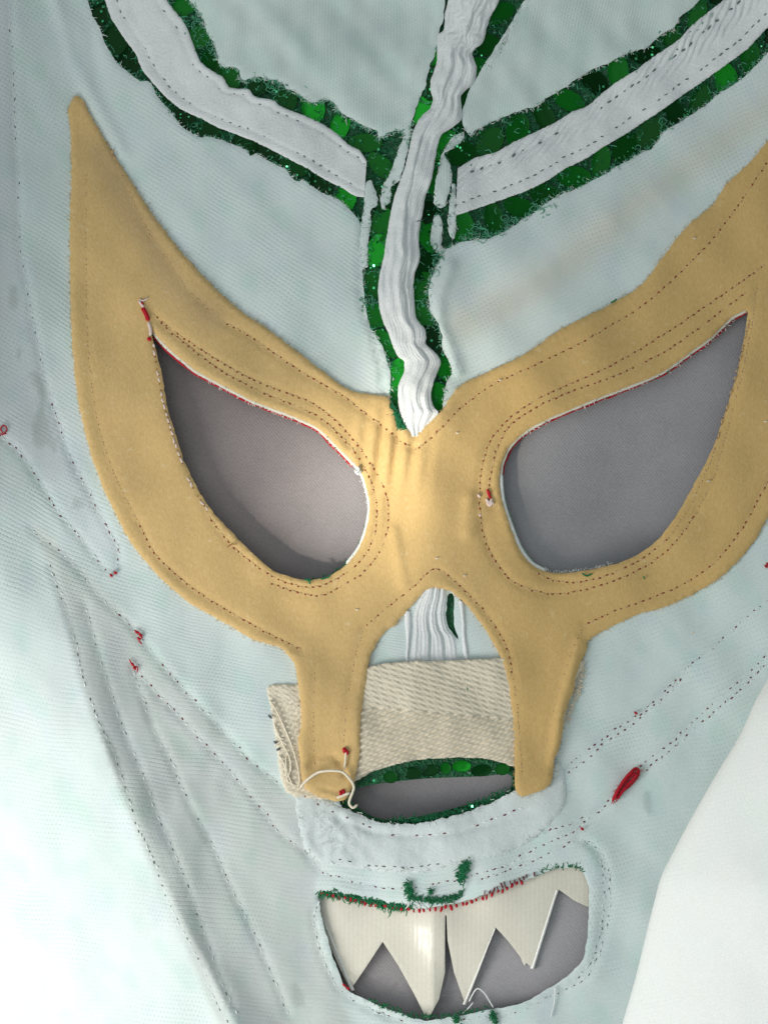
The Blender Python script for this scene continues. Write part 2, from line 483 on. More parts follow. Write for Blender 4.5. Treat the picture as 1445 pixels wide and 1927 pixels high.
# ---- lining
UPL = [(90, -225), (140, -100), (158, -40), (166, 0), (173, 27), (183, 46), (192, 62), (200, 85), (216, 112), (233, 128), (262, 151), (274, 153), (283, 158), (299, 184), (316, 204), (328, 221), (345, 240),
       (362, 251), (378, 259), (391, 257), (427, 267), (468, 284), (487, 292), (516, 308), (537, 317), (543, 325), (558, 340), (572, 340), (587, 352), (612, 364), (639, 377), (661, 398), (676, 416),
       (686, 450), (687, 476), (684, 500), (683, 528), (686, 556), (690, 594), (698, 616), (709, 637), (722, 658), (729, 680), (735, 703), (735, 728), (733, 748), (740, 775), (758, 830)]
UPR = [(812, 830), (832, 775), (834, 750), (838, 733), (843, 716), (850, 702), (848, 687), (839, 671), (832, 654), (831, 633), (826, 614), (816, 597), (808, 580), (806, 547), (810, 528), (820, 502), (831, 483), (836, 471), (850, 463),
       (872, 453), (921, 448), (946, 437), (975, 419), (1006, 400), (1029, 380), (1058, 365), (1083, 356), (1106, 344), (1130, 333), (1160, 313), (1195, 294), (1224, 279), (1238, 265), (1248, 248),
       (1272, 234), (1305, 212), (1329, 196), (1351, 177), (1386, 155), (1410, 134), (1445, 98), (1500, 50), (1560, -20)]
FACE = UPL + UPR + [(1690, 60), (1690, 500), (1690, 1000), (1690, 1500), (1600, 2050), (1000, 2060), (400, 2060), (-230, 2050), (-240, 1300), (-240, 500), (-230, -225), (0, -228)]
SLIT = [(843, 1122), (849, 1116), (854, 1124), (854, 1150), (855, 1178), (862, 1203), (850, 1190), (842, 1176), (839, 1150)]

WEDGE = [(60, 985), (110, 1020), (190, 1100), (280, 1215), (370, 1320), (440, 1400), (530, 1480), (575, 1530), (600, 1620), (590, 1680), (600, 1760), (640, 1880), (660, 1960), (440, 1960), (340, 1740), (265, 1580), (205, 1430), (158, 1290), (128, 1180), (92, 1060)]
BLUE = [(-60, -60), (18, -60), (22, 120), (30, 300), (38, 480), (72, 650), (110, 780), (150, 880), (222, 1030), (216, 1082), (130, 985), (60, 890), (0, 810), (-60, 740)]
STAIN = [(56, 705), (68, 700), (80, 720), (86, 755), (84, 775), (100, 815), (110, 850), (104, 856), (92, 838), (70, 842), (62, 820), (62, 795), (74, 765), (70, 735)]
STAINS = [STAIN, [(20, 540), (32, 536), (36, 560), (30, 585), (20, 575)], [(1208, 1498), (1216, 1486), (1224, 1500), (1228, 1525), (1222, 1535), (1212, 1520)],
          [(546, 1856), (556, 1850), (568, 1866), (572, 1888), (560, 1896), (550, 1880)], [(33, 655), (42, 655), (40, 668), (34, 680)], [(140, 938), (158, 940), (152, 960), (138, 955)]]
def tint_face(x, y):
    t = np.empty((len(x), 3)); t[:] = (.64, .712, .715)
    lo = wob(x, y, .8)
    # the colours of the outer cloth show through the thin knit
    mint = sstep(.1, .9, wob(x + 300, y - 140, .55)); t *= 1 - mint[:, None] * np.array([.085, .02, .045])
    blu = sstep(.1, .9, wob(x - 500, y + 700, .6)); t *= 1 - blu[:, None] * np.array([.03, .025, -.01])
    def blend(poly, rgb, soft=10):
        nonlocal t
        q = smooth(poly, True, 6); d, _ = pdist(np.vstack([q, q[:1]]), x, y)
        s = np.where(inside(q, x, y), d, -d); f = sstep(-soft, soft, s)[:, None]
        t = t * (1 - f + f * np.array(rgb))
    near = (x < 760)
    blend(WEDGE, (.90, .86, .85), 9)
    blend(BLUE, (1.0, .955, 1.0), 9)
    for p in STAINS: blend(p, (.80, .82, .80), 3)
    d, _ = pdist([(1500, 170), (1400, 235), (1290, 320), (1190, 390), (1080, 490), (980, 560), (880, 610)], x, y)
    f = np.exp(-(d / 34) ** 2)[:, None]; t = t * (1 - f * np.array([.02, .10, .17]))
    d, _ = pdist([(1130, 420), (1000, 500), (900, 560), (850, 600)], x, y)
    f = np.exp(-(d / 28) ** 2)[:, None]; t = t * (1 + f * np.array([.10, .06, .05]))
    return np.clip(t, 0, .9)
def grain_face(x, y):
    l = y - (x - 60) * (.62 - .5 * sstep(750, 1500, y)); r_ = y - (x - 1250) * (-.50 + .3 * sstep(950, 1500, y))
    return np.stack([x, np.where(x < 800, l, r_) + 6 * wob(x, y, 1.3)], -1)

# stitch rows of the lining (traced), also pressed into its surface
ROWS = [
    ('maroon', [(0, 820), (14, 832), (36, 850), (66, 893), (85, 922), (105, 955), (130, 987), (155, 1015), (178, 1045), (200, 1072), (212, 1082)], 19),
    ('maroon', [(97, 760), (112, 800), (124, 840), (136, 868), (158, 908), (178, 945), (197, 985), (207, 1000), (222, 1028), (224, 1058), (217, 1078)], 19),
    ('slate', [(18, -20), (20, 30), (25, 110), (27, 180), (29, 240), (34, 330), (38, 455), (50, 530), (58, 575), (72, 650), (84, 712), (97, 760)], 26),
    ('maroon', [(58, 990), (75, 1010), (110, 1035), (150, 1075), (190, 1125), (240, 1170), (265, 1200), (300, 1245), (340, 1290), (390, 1345), (430, 1385), (470, 1430), (510, 1462), (540, 1490)], 24),
    ('slate', [(95, 1065), (120, 1135), (140, 1200), (160, 1285), (172, 1320), (190, 1365), (215, 1415), (235, 1480), (262, 1560), (290, 1620), (315, 1690), (345, 1750), (380, 1820), (410, 1890), (430, 1925)], 22),
    ('slate', [(160, 1135), (178, 1200), (205, 1290), (240, 1390), (270, 1460), (300, 1540), (330, 1610), (360, 1690), (390, 1770), (415, 1840), (445, 1905)], 26),
    ('slate', [(250, 1255), (262, 1295), (290, 1370), (325, 1440), (360, 1520), (400, 1590), (430, 1660), (470, 1740), (510, 1830), (545, 1915)], 24),
    ('maroon', [(255, 1255), (285, 1295), (330, 1340), (370, 1385), (410, 1425), (445, 1465), (490, 1520), (530, 1570), (570, 1600), (582, 1615)], 22),
    ('maroon', [(578, 1608), (588, 1622), (605, 1640), (640, 1652), (690, 1665), (740, 1672), (800, 1668), (850, 1658), (905, 1642), (960, 1625), (1000, 1600), (1050, 1578), (1085, 1560), (1115, 1535), (1140, 1515), (1152, 1500)], 15),
    ('maroon', [(905, 1655), (950, 1640), (1000, 1622), (1040, 1603), (1070, 1588), (1095, 1578)], 15),
    ('maroon', [(1000, 1580), (1040, 1560), (1075, 1550), (1100, 1535)], 13),
    ('slate', [(1105, 1585), (1125, 1600), (1140, 1628), (1147, 1660), (1148, 1700), (1140, 1745), (1128, 1790), (1110, 1830), (1090, 1850), (1060, 1865), (1020, 1880)], 17),
    ('slate', [(1090, 1580), (1112, 1592), (1130, 1618), (1135, 1660), (1134, 1720), (1125, 1770), (1108, 1815), (1080, 1845)], 17),
    ('maroon', [(1062, 1448), (1080, 1430), (1120, 1400), (1160, 1370), (1200, 1345), (1250, 1300), (1300, 1250), (1345, 1215), (1400, 1165), (1460, 1115)], 15),
    ('maroon', [(1070, 1455), (1140, 1398), (1190, 1362), (1240, 1320), (1280, 1280)], 17),
    ('maroon', [(1205, 1442), (1230, 1420), (1265, 1395), (1300, 1360), (1345, 1320), (1385, 1285), (1435, 1240), (1460, 1215)], 14),
    ('maroon', [(1215, 1450), (1260, 1412), (1310, 1370), (1360, 1325), (1400, 1290), (1440, 1250)], 14),
    ('slate', [(605, 1690), (590, 1720), (600, 1780), (620, 1830), (645, 1870), (690, 1895), (740, 1915)], 20),
    ('maroon', [(690, 1895), (720, 1908), (760, 1921)], 14), ('maroon', [(840, 1921), (880, 1918), (920, 1914), (970, 1905), (1020, 1885)], 16),
    ('slate', [(570, 1480), (578, 1520), (572, 1560), (575, 1600)], 20),
    ('slate', [(735, 655), (730, 655)], 10),
]
ROWS = [r for r in ROWS if len(r[1]) > 2]
ROWQ = [(c, smooth(p, False, 5), s) for c, p, s in ROWS]
def dent_face(x, y):
    z = np.zeros(len(x))
    for _, q, _s in ROWQ:
        q2 = q[::3] if len(q) > 6 else q
        a, b = q2.min(0) - 30, q2.max(0) + 30
        k = (x > a[0]) & (x < b[0]) & (y > a[1]) & (y < b[1])
        if k.any():
            d, _ = pdist(q2, x[k], y[k]); z[k] -= .36 * np.exp(-(d / 6) ** 2)
    # gathered wrinkles by the tip of the felt and puckers between the rows
    z += .30 * np.sin((x * .93 - y * .37) * .085 + 2 * wob(x, y)) * np.exp(-((x - 140) / 90) ** 2 - ((y - 90) / 130) ** 2)
    z += .55 * np.exp(-((pdist([(100, -20), (140, 120), (185, 200), (235, 290)], x, y)[0]) / 12) ** 2)
    z += .22 * np.sin((x * .75 + y * .66) * .055 + 1.5 * wob(x, y, .7)) * np.exp(-((x - 330) / 170) ** 2 - ((y - 1420) / 260) ** 2)
    # the fold line beside the centre seam
    z -= .7 * np.exp(-(pdist([(690, 390), (684, 440), (678, 480), (677, 540), (684, 590), (705, 640), (716, 690), (722, 735), (728, 760)], x, y)[0] / 4) ** 2)
    z += .8 * np.exp(-(pdist([(850, 500), (826, 560), (828, 610), (850, 660), (862, 700)], x, y)[0] / 10) ** 2)
    z += .05 * wob(x, y, .35)
    return z
lining = sheet('face_lining', FACE, [grow(LEFT_EYE, 2), grow(RIGHT_EYE, 2), NOSE_HOLE, MOUTH, SLIT], .75, .45, M['knit'], mask, spacing=7.5, rag=.8, grain=grain_face,
               tint=tint_face, extra=dent_face, label='thin white knit lining of the cheeks and jaw')

FOREL = [(350, -30), (357, 0), (370, 17), (378, 35), (387, 54), (399, 73), (405, 93), (413, 117), (421, 125), (437, 125), (450, 134), (452, 146), (462, 153), (471, 147), (493, 147), (524, 153), (541, 167),
         (556, 172), (578, 188), (590, 193), (607, 188), (624, 190), (635, 205), (649, 217), (670, 228), (691, 240), (708, 246), (711, 260), (723, 255), (739, 248), (757, 246), (765, 268), (771, 250), (776, 224), (783, 203), (795, 176),
         (804, 145), (810, 122), (818, 104), (826, 60), (834, 31), (837, 0), (840, -60), (850, -220), (600, -225), (360, -220), (320, -100)]
FORER = [(873, 240), (884, 256), (899, 243), (930, 228), (955, 217), (984, 207), (1010, 199), (1029, 184), (1062, 164), (1100, 139), (1124, 127), (1148, 119), (1172, 103), (1203, 95), (1217, 88),
         (1243, 65), (1267, 52), (1277, 33), (1303, 14), (1315, 0), (1370, -60), (1450, -220), (1200, -230), (1040, -225), (1015, -60), (985, 5), (957, 49), (930, 93), (912, 122), (895, 150), (878, 183), (870, 203), (870, 222)]
def tint_fore(x, y):
    t = np.empty((len(x), 3)); t[:] = (.62, .70, .69)
    f = sstep(-.4, .9, wob(x + 100, y + 300, .6)); t *= 1 - f[:, None] * np.array([.06, .015, .035])
    return t
def ex_fore(x, y):
    z = .45 * np.exp(-(pdist([(757, 226), (766, 197), (779, 174), (783, 141), (795, 110), (808, 89), (812, 20)], x, y)[0] / 5) ** 2) * -1
    z += .35 * wob(x, y, .45)
    z += .3 * np.sin(x * .05 + wob(x, y) * 2) * np.exp(-((x - 480) / 130) ** 2 - ((y - 60) / 80) ** 2)
    return z
gf = lambda x, y: np.stack([y, x + .03 * y + 5 * wob(x, y, 1.2)], -1)
gr = lambda x, y: np.stack([y, x + .22 * y + 5 * wob(x, y, 1.2)], -1)
sheet('forehead_lining', FOREL, [], .75, .5, M['jersey'], mask, spacing=7.5, rag=1.2, grain=gf, tint=tint_fore, extra=ex_fore, seed=3, label='ribbed white forehead lining left of the centre seam')
sheet('forehead_lining', FORER, [], .75, .5, M['jersey'], mask, spacing=7.5, rag=1.0, grain=gr, tint=tint_fore, extra=ex_fore, seed=4, label='ribbed white forehead lining right of the centre seam')

# torn ends of lining by the crossing of the seams
SCRAPS = [
    [(757, 238), (769, 240), (770, 270), (761, 312), (753, 338), (737, 355), (735, 378), (726, 386), (722, 394), (716, 380), (720, 350), (735, 322), (747, 290), (758, 262)],
    [(837, 289), (845, 306), (851, 334), (846, 355), (840, 379), (833, 392), (825, 391), (817, 380), (819, 341), (825, 316), (830, 296), (840, 273), (856, 256), (871, 248), (874, 260), (854, 278)],
    [(821, 403), (830, 412), (832, 438), (830, 460), (839, 472), (832, 480), (816, 470), (809, 451), (813, 420)],
    [(851, 349), (856, 351), (857, 403), (858, 438), (852, 449), (845, 438), (843, 412), (847, 377)],
    [(687, 347), (700, 341), (711, 384), (698, 394), (698, 420), (693, 455), (691, 500), (682, 500), (678, 469), (678, 429), (684, 394)],
    [(936, 92), (950, 66), (975, 20), (992, -8), (1000, -8), (984, 25), (962, 62), (944, 92), (920, 128), (912, 124)],
]
for i, s in enumerate(SCRAPS):
    sheet('lining_scrap', s, [], .72 + .06 * i, .22, M['jersey'], mask, spacing=4, step=2.5, rag=.9, grain=gf, tint=lambda x, y: np.tile((.64, .71, .705), (len(x), 1)),
          extra=lambda x, y: .2 * wob(x, y, .3), seed=20 + i)

# ---- cotton tapes over the seams: strips between two traced edges
def strip(name, A, B, mat, off, hfun, parent=mask, n=None, m=26, label=None, step=2.2, thick=.7, rag=0.6, tint=None):
    A = smooth(A, False, 4); B = smooth(B, False, 4)
    L = max(np.linalg.norm(np.diff(A, axis=0), axis=1).sum(), np.linalg.norm(np.diff(B, axis=0), axis=1).sum())
    n = n or int(L / step)
    a, b = resample_n(A, n), resample_n(B, n)
    r = np.random.default_rng(len(name) + n)
    w = np.linspace(0, 1, m)
    s = np.linspace(0, L, n)
    ja = np.convolve(r.normal(0, rag, n), np.ones(3) / 3, 'same'); jb = np.convolve(r.normal(0, rag, n), np.ones(3) / 3, 'same')
    d = b - a; Wd = np.linalg.norm(d, axis=1)
    un = d / Wd[:, None]
    a = a + un * ja[:, None]; b = b + un * jb[:, None]
    x = a[:, None, 0] * (1 - w) + b[:, None, 0] * w; y = a[:, None, 1] * (1 - w) + b[:, None, 1] * w
    S = np.repeat(s[:, None], m, 1); Wv = np.repeat(w[None], n, 0); WW = np.repeat(Wd[:, None], m, 1)
    de = np.minimum(Wv, 1 - Wv) * WW
    prof = .25 + .75 * np.sqrt(np.clip(1 - (1 - np.clip(de / 7, 0, 1)) ** 2, 0, 1))
    z = off + thick * prof + hfun(S, Wv, x, y)
    top = P(x.ravel(), y.ravel(), z.ravel())
    V = [top]; F = []
    idx = np.arange(n * m).reshape(n, m)
    q = np.stack([idx[:-1, :-1], idx[1:, :-1], idx[1:, 1:], idx[:-1, 1:]], -1).reshape(-1, 4)
    A_, B_, C_ = top[q[0, 0]], top[q[0, 1]], top[q[0, 2]]
    flip = np.cross(B_ - A_, C_ - A_)[2] < 0
    F = q[:, ::-1].tolist() if flip else q.tolist()
    ring = np.concatenate([idx[:, 0], idx[-1, 1:], idx[::-1, -1][1:], idx[0, ::-1][1:-1]])
    xr, yr, zr = x.ravel()[ring], y.ravel()[ring], z.ravel()[ring]
    up = P(xr, yr, zr); lowp = P(xr, yr, np.full(len(ring), off - .5))
    b0 = n * m; k = len(ring)
    for i in range(k):
        j = (i + 1) % k
        f = (b0 + i, b0 + j, b0 + k + j, b0 + k + i); F.append(f[::-1] if not flip else f)
    VV = np.concatenate([top, up, lowp])
    return link(name, mesh_np(name, VV, F), mat, parent, label=label)

BT_L_UP = [(225, -235), (268, -120), (292, -50), (314, 0), (333, 25), (347, 42), (358, 66), (366, 89), (378, 116), (399, 133), (420, 145), (430, 163), (448, 167), (468, 167), (477, 180), (493, 185), (514, 188), (529, 200), (556, 211), (581, 221), (608, 234), (632, 250), (657, 273), (678, 284), (690, 302)]
BT_L_LO = [(105, -235), (150, -120), (178, -50), (198, 0), (208, 31), (221, 52), (239, 79), (256, 102), (262, 118), (272, 137), (296, 165), (311, 181), (337, 203), (358, 214), (385, 226), (400, 235), (421, 244), (442, 252), (471, 263), (489, 271), (516, 284), (545, 300), (578, 317), (593, 327), (620, 342), (645, 354), (666, 368), (685, 372)]
def h_left(S, W, x, y):
    lf = np.interp(W[0], [0, .5, 1], [0, 1, 0])
    ph = S * .55 + np.abs(W - .5) * 60
    return .02 * np.sin(ph) + .15 * np.sin(S * .035 + W * 2) * np.sin(W * 3.1) + .10 * wob(x, y, .3) - .14 * np.exp(-((W - .16) / .05) ** 2) - .14 * np.exp(-((W - .8) / .05) ** 2)
brow_l = strip('brow_tape', BT_L_UP, BT_L_LO, M['tape'], .75, h_left, m=44, thick=.42, label='white cotton tape along the left brow seam')
BT_R_UP = [(861, 317), (880, 305), (896, 296), (934, 286), (959, 271), (988, 257), (1029, 238), (1048, 228), (1079, 209), (1104, 200), (1129, 178), (1162, 153), (1200, 129), (1224, 110), (1253, 91), (1277, 74), (1296, 53), (1315, 36), (1339, 17), (1360, 0), (1430, -60), (1500, -120)]
BT_R_LO = [(857, 406), (892, 394), (930, 381), (963, 369), (988, 360), (1029, 340), (1062, 318), (1098, 301), (1136, 276), (1179, 251), (1219, 224), (1248, 205), (1281, 181), (1315, 158), (1339, 141), (1375, 115), (1410, 88), (1445, 50), (1510, -10), (1580, -70)]
def h_right(S, W, x, y):
    up = 1 - sstep(.45, .58, W)
    ph = S * .20 + W * 46 + 1.6 * wob(x, y, .4)
    return up * .30 * np.sin(ph) * (.6 + .4 * np.sin(S * .013)) + (1 - up) * .010 * np.sin(S * .6 - W * 34) + .12 * wob(x, y, .35) - .18 * np.exp(-((W - .24) / .05) ** 2) - .16 * np.exp(-((W - .78) / .04) ** 2)
brow_r = strip('brow_tape', BT_R_UP, BT_R_LO, M['tape'], .75, h_right, m=48, step=1.8, thick=.45, label='ribbed white cotton tape along the right brow seam')
CT_L = [(862, -160), (850, -60), (843, 0), (837, 25), (835, 56), (823, 68), (822, 112), (816, 135), (810, 150), (810, 170), (814, 187), (810, 203), (797, 214), (785, 230), (777, 249), (772, 270), (763, 311), (754, 337), (743, 367), (736, 396), (731, 425), (726, 455), (721, 488), (714, 519), (711, 547),
        (714, 581), (721, 606), (731, 628), (740, 654), (749, 671), (760, 680), (760, 700), (755, 711), (749, 728), (749, 754), (753, 781), (762, 804), (772, 822)]
CT_R = [(968, -160), (952, -60), (939, 0), (934, 12), (922, 33), (916, 52), (909, 79), (895, 91), (888, 102), (897, 127), (891, 156), (876, 170), (867, 183), (870, 216), (866, 228), (847, 243), (831, 253), (823, 274), (819, 299), (811, 342), (800, 372), (795, 403), (790, 430), (788, 455), (790, 478), (789, 492), (780, 516), (778, 540),
        (780, 571), (782, 594), (788, 606), (799, 618), (802, 635), (801, 647), (811, 657), (823, 668), (829, 680), (828, 690), (822, 703), (815, 723), (811, 740), (813, 755), (818, 768), (826, 778), (808, 800), (798, 820)]
def h_ctr(S, W, x, y):
    t = S / S.max()
    ph = W * 26 + 2.2 * np.sin(S * .012 + .5) + 1.2 * wob(x, y, .35)
    am = (.10 + .07 * np.sin(S * .02)) * (1 + .9 * (1 - sstep(.25, .4, t)))
    fold = -.55 * (.35 + .65 * np.sin(S * .021 + 1) ** 2) * np.exp(-((W - (.55 + .22 * np.sin(S * .0085 + 1.0) + .04 * wob(x, y, .4))) / .035) ** 2) + .7 * np.exp(-((W - (.42 + .22 * np.sin(S * .0085 + 1.0))) / .14) ** 2)
    fine = .045 * np.sin(W * 80 + S * .16 + 3 * wob(x, y, .3)) + .10 * (1 - sstep(.22, .38, t)) * np.sin(W * 42 + S * .09 + 4 * wob(x, y, .25))
    return am * np.sin(ph) + fold * (1 - .6 * sstep(.75, .95, t)) + fine + .6 * np.sin(W * 3.14) * (1 - .8 * sstep(.93, 1, t)) + .25 * wob(x, y, .3)
seam_t = strip('seam_tape', CT_L, CT_R, M['tape'], 1.1, h_ctr, m=60, step=2.0, rag=.5, label='crumpled white tape running down the centre seam')
NT_L = [(800, 1085), (792, 1118), (782, 1140), (777, 1160), (776, 1185), (772, 1215), (768, 1262)]
NT_R = [(838, 1085), (842, 1118), (840, 1140), (839, 1160), (845, 1185), (860, 1205), (866, 1262)]
def h_nt(S, W, x, y):
    return .10 * np.sin(W * 24 + .7 * np.sin(S * .03)) + .08 * np.sin(W * 70) - .6 * np.exp(-((W - .45 - .04 * np.sin(S * .03)) / .03) ** 2) - .5 * np.exp(-((W - .72) / .025) ** 2) + .5 * np.sin(W * 3.1)
strip('seam_tape', NT_L, NT_R, M['tape'], .55, h_nt, m=50, label='pleated white tape end in the arch over the nose')
for A, B in (([(758, 1150), (762, 1185), (764, 1215), (760, 1255)], [(775, 1150), (775, 1185), (771, 1215), (769, 1255)]), ([(862, 1128), (866, 1160), (868, 1200), (872, 1250)], [(874, 1135), (876, 1165), (878, 1200), (885, 1250)])):
    strip('folded_edge', A, B, M['tape'], .7, lambda S, W, x, y: .4 * np.sin(W * 3.1), m=10)

# ---- felt eye patch
FELT = [(148, 181), (160, 192), (169, 214), (189, 248), (225, 308), (254, 353), (287, 403), (328, 457), (370, 507), (399, 536), (432, 568), (470, 597), (499, 616), (560, 662), (600, 693), (627, 714), (647, 728), (671, 738), (705, 743), (731, 748),
        (736, 766), (749, 792), (760, 804), (774, 815), (782, 817), (794, 808), (824, 780), (836, 766), (846, 750), (860, 731), (880, 717), (938, 691), (997, 660), (1052, 621), (1099, 597), (1147, 573), (1187, 550), (1216, 526), (1244, 487), (1270, 451), (1301, 417),
        (1337, 389), (1368, 345), (1404, 311), (1445, 264), (1500, 200), (1570, 130), (1600, 180), (1570, 500), (1530, 800), (1480, 920), (1446, 969), (1420, 1015), (1388, 1056), (1349, 1091), (1302, 1118), (1252, 1141), (1210, 1153), (1173, 1168), (1130, 1190), (1106, 1207), (1102, 1226), (1091, 1249), (1084, 1272),
        (1078, 1300), (1070, 1321), (1061, 1347), (1058, 1376), (1052, 1407), (1043, 1428), (1040, 1454), (1036, 1474), (1016, 1488), (982, 1499), (969, 1485), (968, 1443), (967, 1392), (962, 1327), (954, 1272), (941, 1236), (925, 1205), (907, 1176), (881, 1142),
        (851, 1114), (839, 1110), (825, 1107), (813, 1105), (801, 1111), (786, 1127), (767, 1148), (752, 1166), (740, 1179), (725, 1188), (709, 1211), (698, 1232), (692, 1259), (686, 1296), (680, 1346), (677, 1388), (675, 1429), (667, 1466), (660, 1488), (650, 1504), (634, 1508), (605, 1500), (578, 1487),
        (569, 1471), (566, 1440), (561, 1398), (567, 1363), (565, 1315), (560, 1280), (554, 1249), (544, 1236), (530, 1220), (505, 1212), (474, 1202), (443, 1184), (393, 1156), (356, 1134), (319, 1102), (298, 1084), (267, 1047), (241, 1011), (215, 961), (190, 907), (171, 852),
        (156, 795), (145, 736), (139, 676), (136, 635), (133, 544), (132, 420), (135, 337), (134, 254), (131, 227), (129, 208), (134, 192), (141, 183)]
FROWS = [
    ('tan', [(205, 270), (240, 350), (270, 420), (310, 480), (350, 540), (400, 588)], 15, .55),
    ('brown', [(420, 606), (460, 627), (520, 668), (580, 708), (640, 742), (690, 780), (740, 818), (782, 845), (830, 806), (870, 765), (930, 722), (1000, 690), (1080, 652), (1150, 612), (1220, 567), (1280, 512), (1340, 450), (1385, 390), (1432, 322), (1480, 260)], 15, 1),
    ('tan', [(163, 330), (162, 450), (163, 560), (168, 680), (183, 790), (210, 880), (240, 945), (262, 985)], 16, .4),
    ('brown', [(262, 985), (290, 1040), (335, 1085), (385, 1122), (440, 1156), (500, 1190), (545, 1212), (568, 1223)], 14, 1),
    ('brown', [(684, 1182), (730, 1142), (780, 1102), (815, 1070), (845, 1085), (880, 1117), (910, 1150), (935, 1185), (955, 1225), (964, 1270)], 15, 1),
    ('tan', [(964, 1270), (972, 1320), (976, 1380), (982, 1460)], 16, .5),
    ('tan', [(684, 1182), (670, 1230), (658, 1290), (650, 1350), (646, 1400)], 18, .5),
    ('tan', [(592, 1260), (590, 1330), (590, 1400), (592, 1440)], 18, .4),
    ('brown', [(1100, 1176), (1150, 1152), (1210, 1131), (1280, 1102), (1340, 1062), (1390, 1003), (1430, 932), (1460, 880)], 14, 1),
    ('tan', [(1098, 1178), (1078, 1222), (1060, 1272), (1043, 1330), (1028, 1398)], 16, .5),
    ('brown', [(290, 592), (330, 625), (400, 672), (470, 712), (540, 740), (590, 760), (640, 800), (680, 848), (714, 900), (730, 950), (728, 1000), (710, 1045), (680, 1080), (640, 1105), (600, 1122), (560, 1115), (510, 1098)], 13, .8),
    ('brown', [(300, 606), (350, 648), (420, 700), (500, 742), (560, 766), (602, 786), (652, 832), (690, 888), (708, 945), (706, 1000), (690, 1040), (660, 1072), (620, 1096), (580, 1106), (530, 1093), (490, 1070), (440, 1030), (400, 982), (388, 958)], 13, .8),
    ('pink', [(388, 958), (362, 915), (332, 840), (308, 760), (295, 690), (288, 640)], 13, .5),
    ('brown', [(1436, 500), (1380, 540), (1290, 602), (1220, 647), (1150, 688), (1090, 715), (1020, 746), (962, 784), (922, 830), (905, 885), (902, 945), (908, 1000), (925, 1045), (958, 1090), (1000, 1110), (1040, 1118), (1090, 1112), (1150, 1095), (1220, 1062), (1270, 1020), (1312, 960)], 13, 1),
    ('tan', [(1312, 960), (1345, 890), (1370, 800), (1398, 690), (1414, 610), (1424, 530)], 14, .7),
    ('brown', [(1400, 552), (1330, 606), (1250, 662), (1160, 706), (1080, 735), (1010, 766), (960, 800), (934, 846), (922, 900), (920, 940)], 13, .8),
    ('brown', [(1010, 1078), (1040, 1092), (1090, 1096), (1150, 1080), (1210, 1050), (1262, 1008)], 13, .8),
    ('tan', [(1262, 1008), (1302, 945), (1335, 870), (1362, 780), (1388, 690), (1410, 600)], 14, .6),
]
FQ = [(c, smooth(p, False, 4), s, k) for c, p, s, k in FROWS]
def felt_extra(x, y):
    z = np.zeros(len(x))
    for _, q, _s, k in FQ:
        q2 = q[::3]; a, b = q2.min(0) - 40, q2.max(0) + 40
        m_ = (x > a[0]) & (x < b[0]) & (y > a[1]) & (y < b[1])
        if m_.any():
            d, _ = pdist(q2, x[m_], y[m_]); z[m_] -= (.06 + .26 * k) * np.exp(-(d / 7) ** 2)
    z += .9 * sstep(1190, 1290, y) + .5 * sstep(1430, 1480, y)
    # wrinkles on the bridge of the nose
    w = np.exp(-((x - 735) / 55) ** 2 - ((y - 850) / 75) ** 2)
    z += .8 * w * np.sin((x + .12 * (y - 850)) * .20)
    z += .8 * np.exp(-(pdist([(885, 940), (880, 1000), (905, 960)], x, y)[0] / 14) ** 2)
    z += .6 * np.exp(-(pdist([(742, 1000), (752, 1060), (760, 1100)], x, y)[0] / 10) ** 2)
    # creases and folds at the foot of the left leg
    z -= .7 * np.exp(-(pdist([(582, 1440), (595, 1424), (625, 1420), (642, 1440), (650, 1460)], x, y)[0] / 5) ** 2)
    z += .7 * np.exp(-(pdist([(1088, 1205), (1074, 1260), (1056, 1320), (1046, 1390), (1040, 1430)], x, y)[0] / 9) ** 2)
    z -= .5 * np.exp(-(pdist([(575, 1485), (605, 1484), (630, 1490), (645, 1492)], x, y)[0] / 4) ** 2)
    # the edge stands up round the inner eye corners
    z += .10 * wob(x, y, .6)
    return z
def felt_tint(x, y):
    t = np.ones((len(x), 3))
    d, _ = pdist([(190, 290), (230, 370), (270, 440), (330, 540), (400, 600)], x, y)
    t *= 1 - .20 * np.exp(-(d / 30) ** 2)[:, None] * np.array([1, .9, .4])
    f = sstep(820, 1000, x)[:, None]; t *= 1 - f * np.array([.05, .07, .14])  # right wing: deeper tan, with some of its shade put into the colour
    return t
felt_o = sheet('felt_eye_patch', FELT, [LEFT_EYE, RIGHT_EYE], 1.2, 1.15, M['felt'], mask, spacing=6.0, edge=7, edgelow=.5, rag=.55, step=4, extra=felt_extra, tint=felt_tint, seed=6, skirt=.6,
               label='tan felt patch round both eye openings with two legs beside the nose')

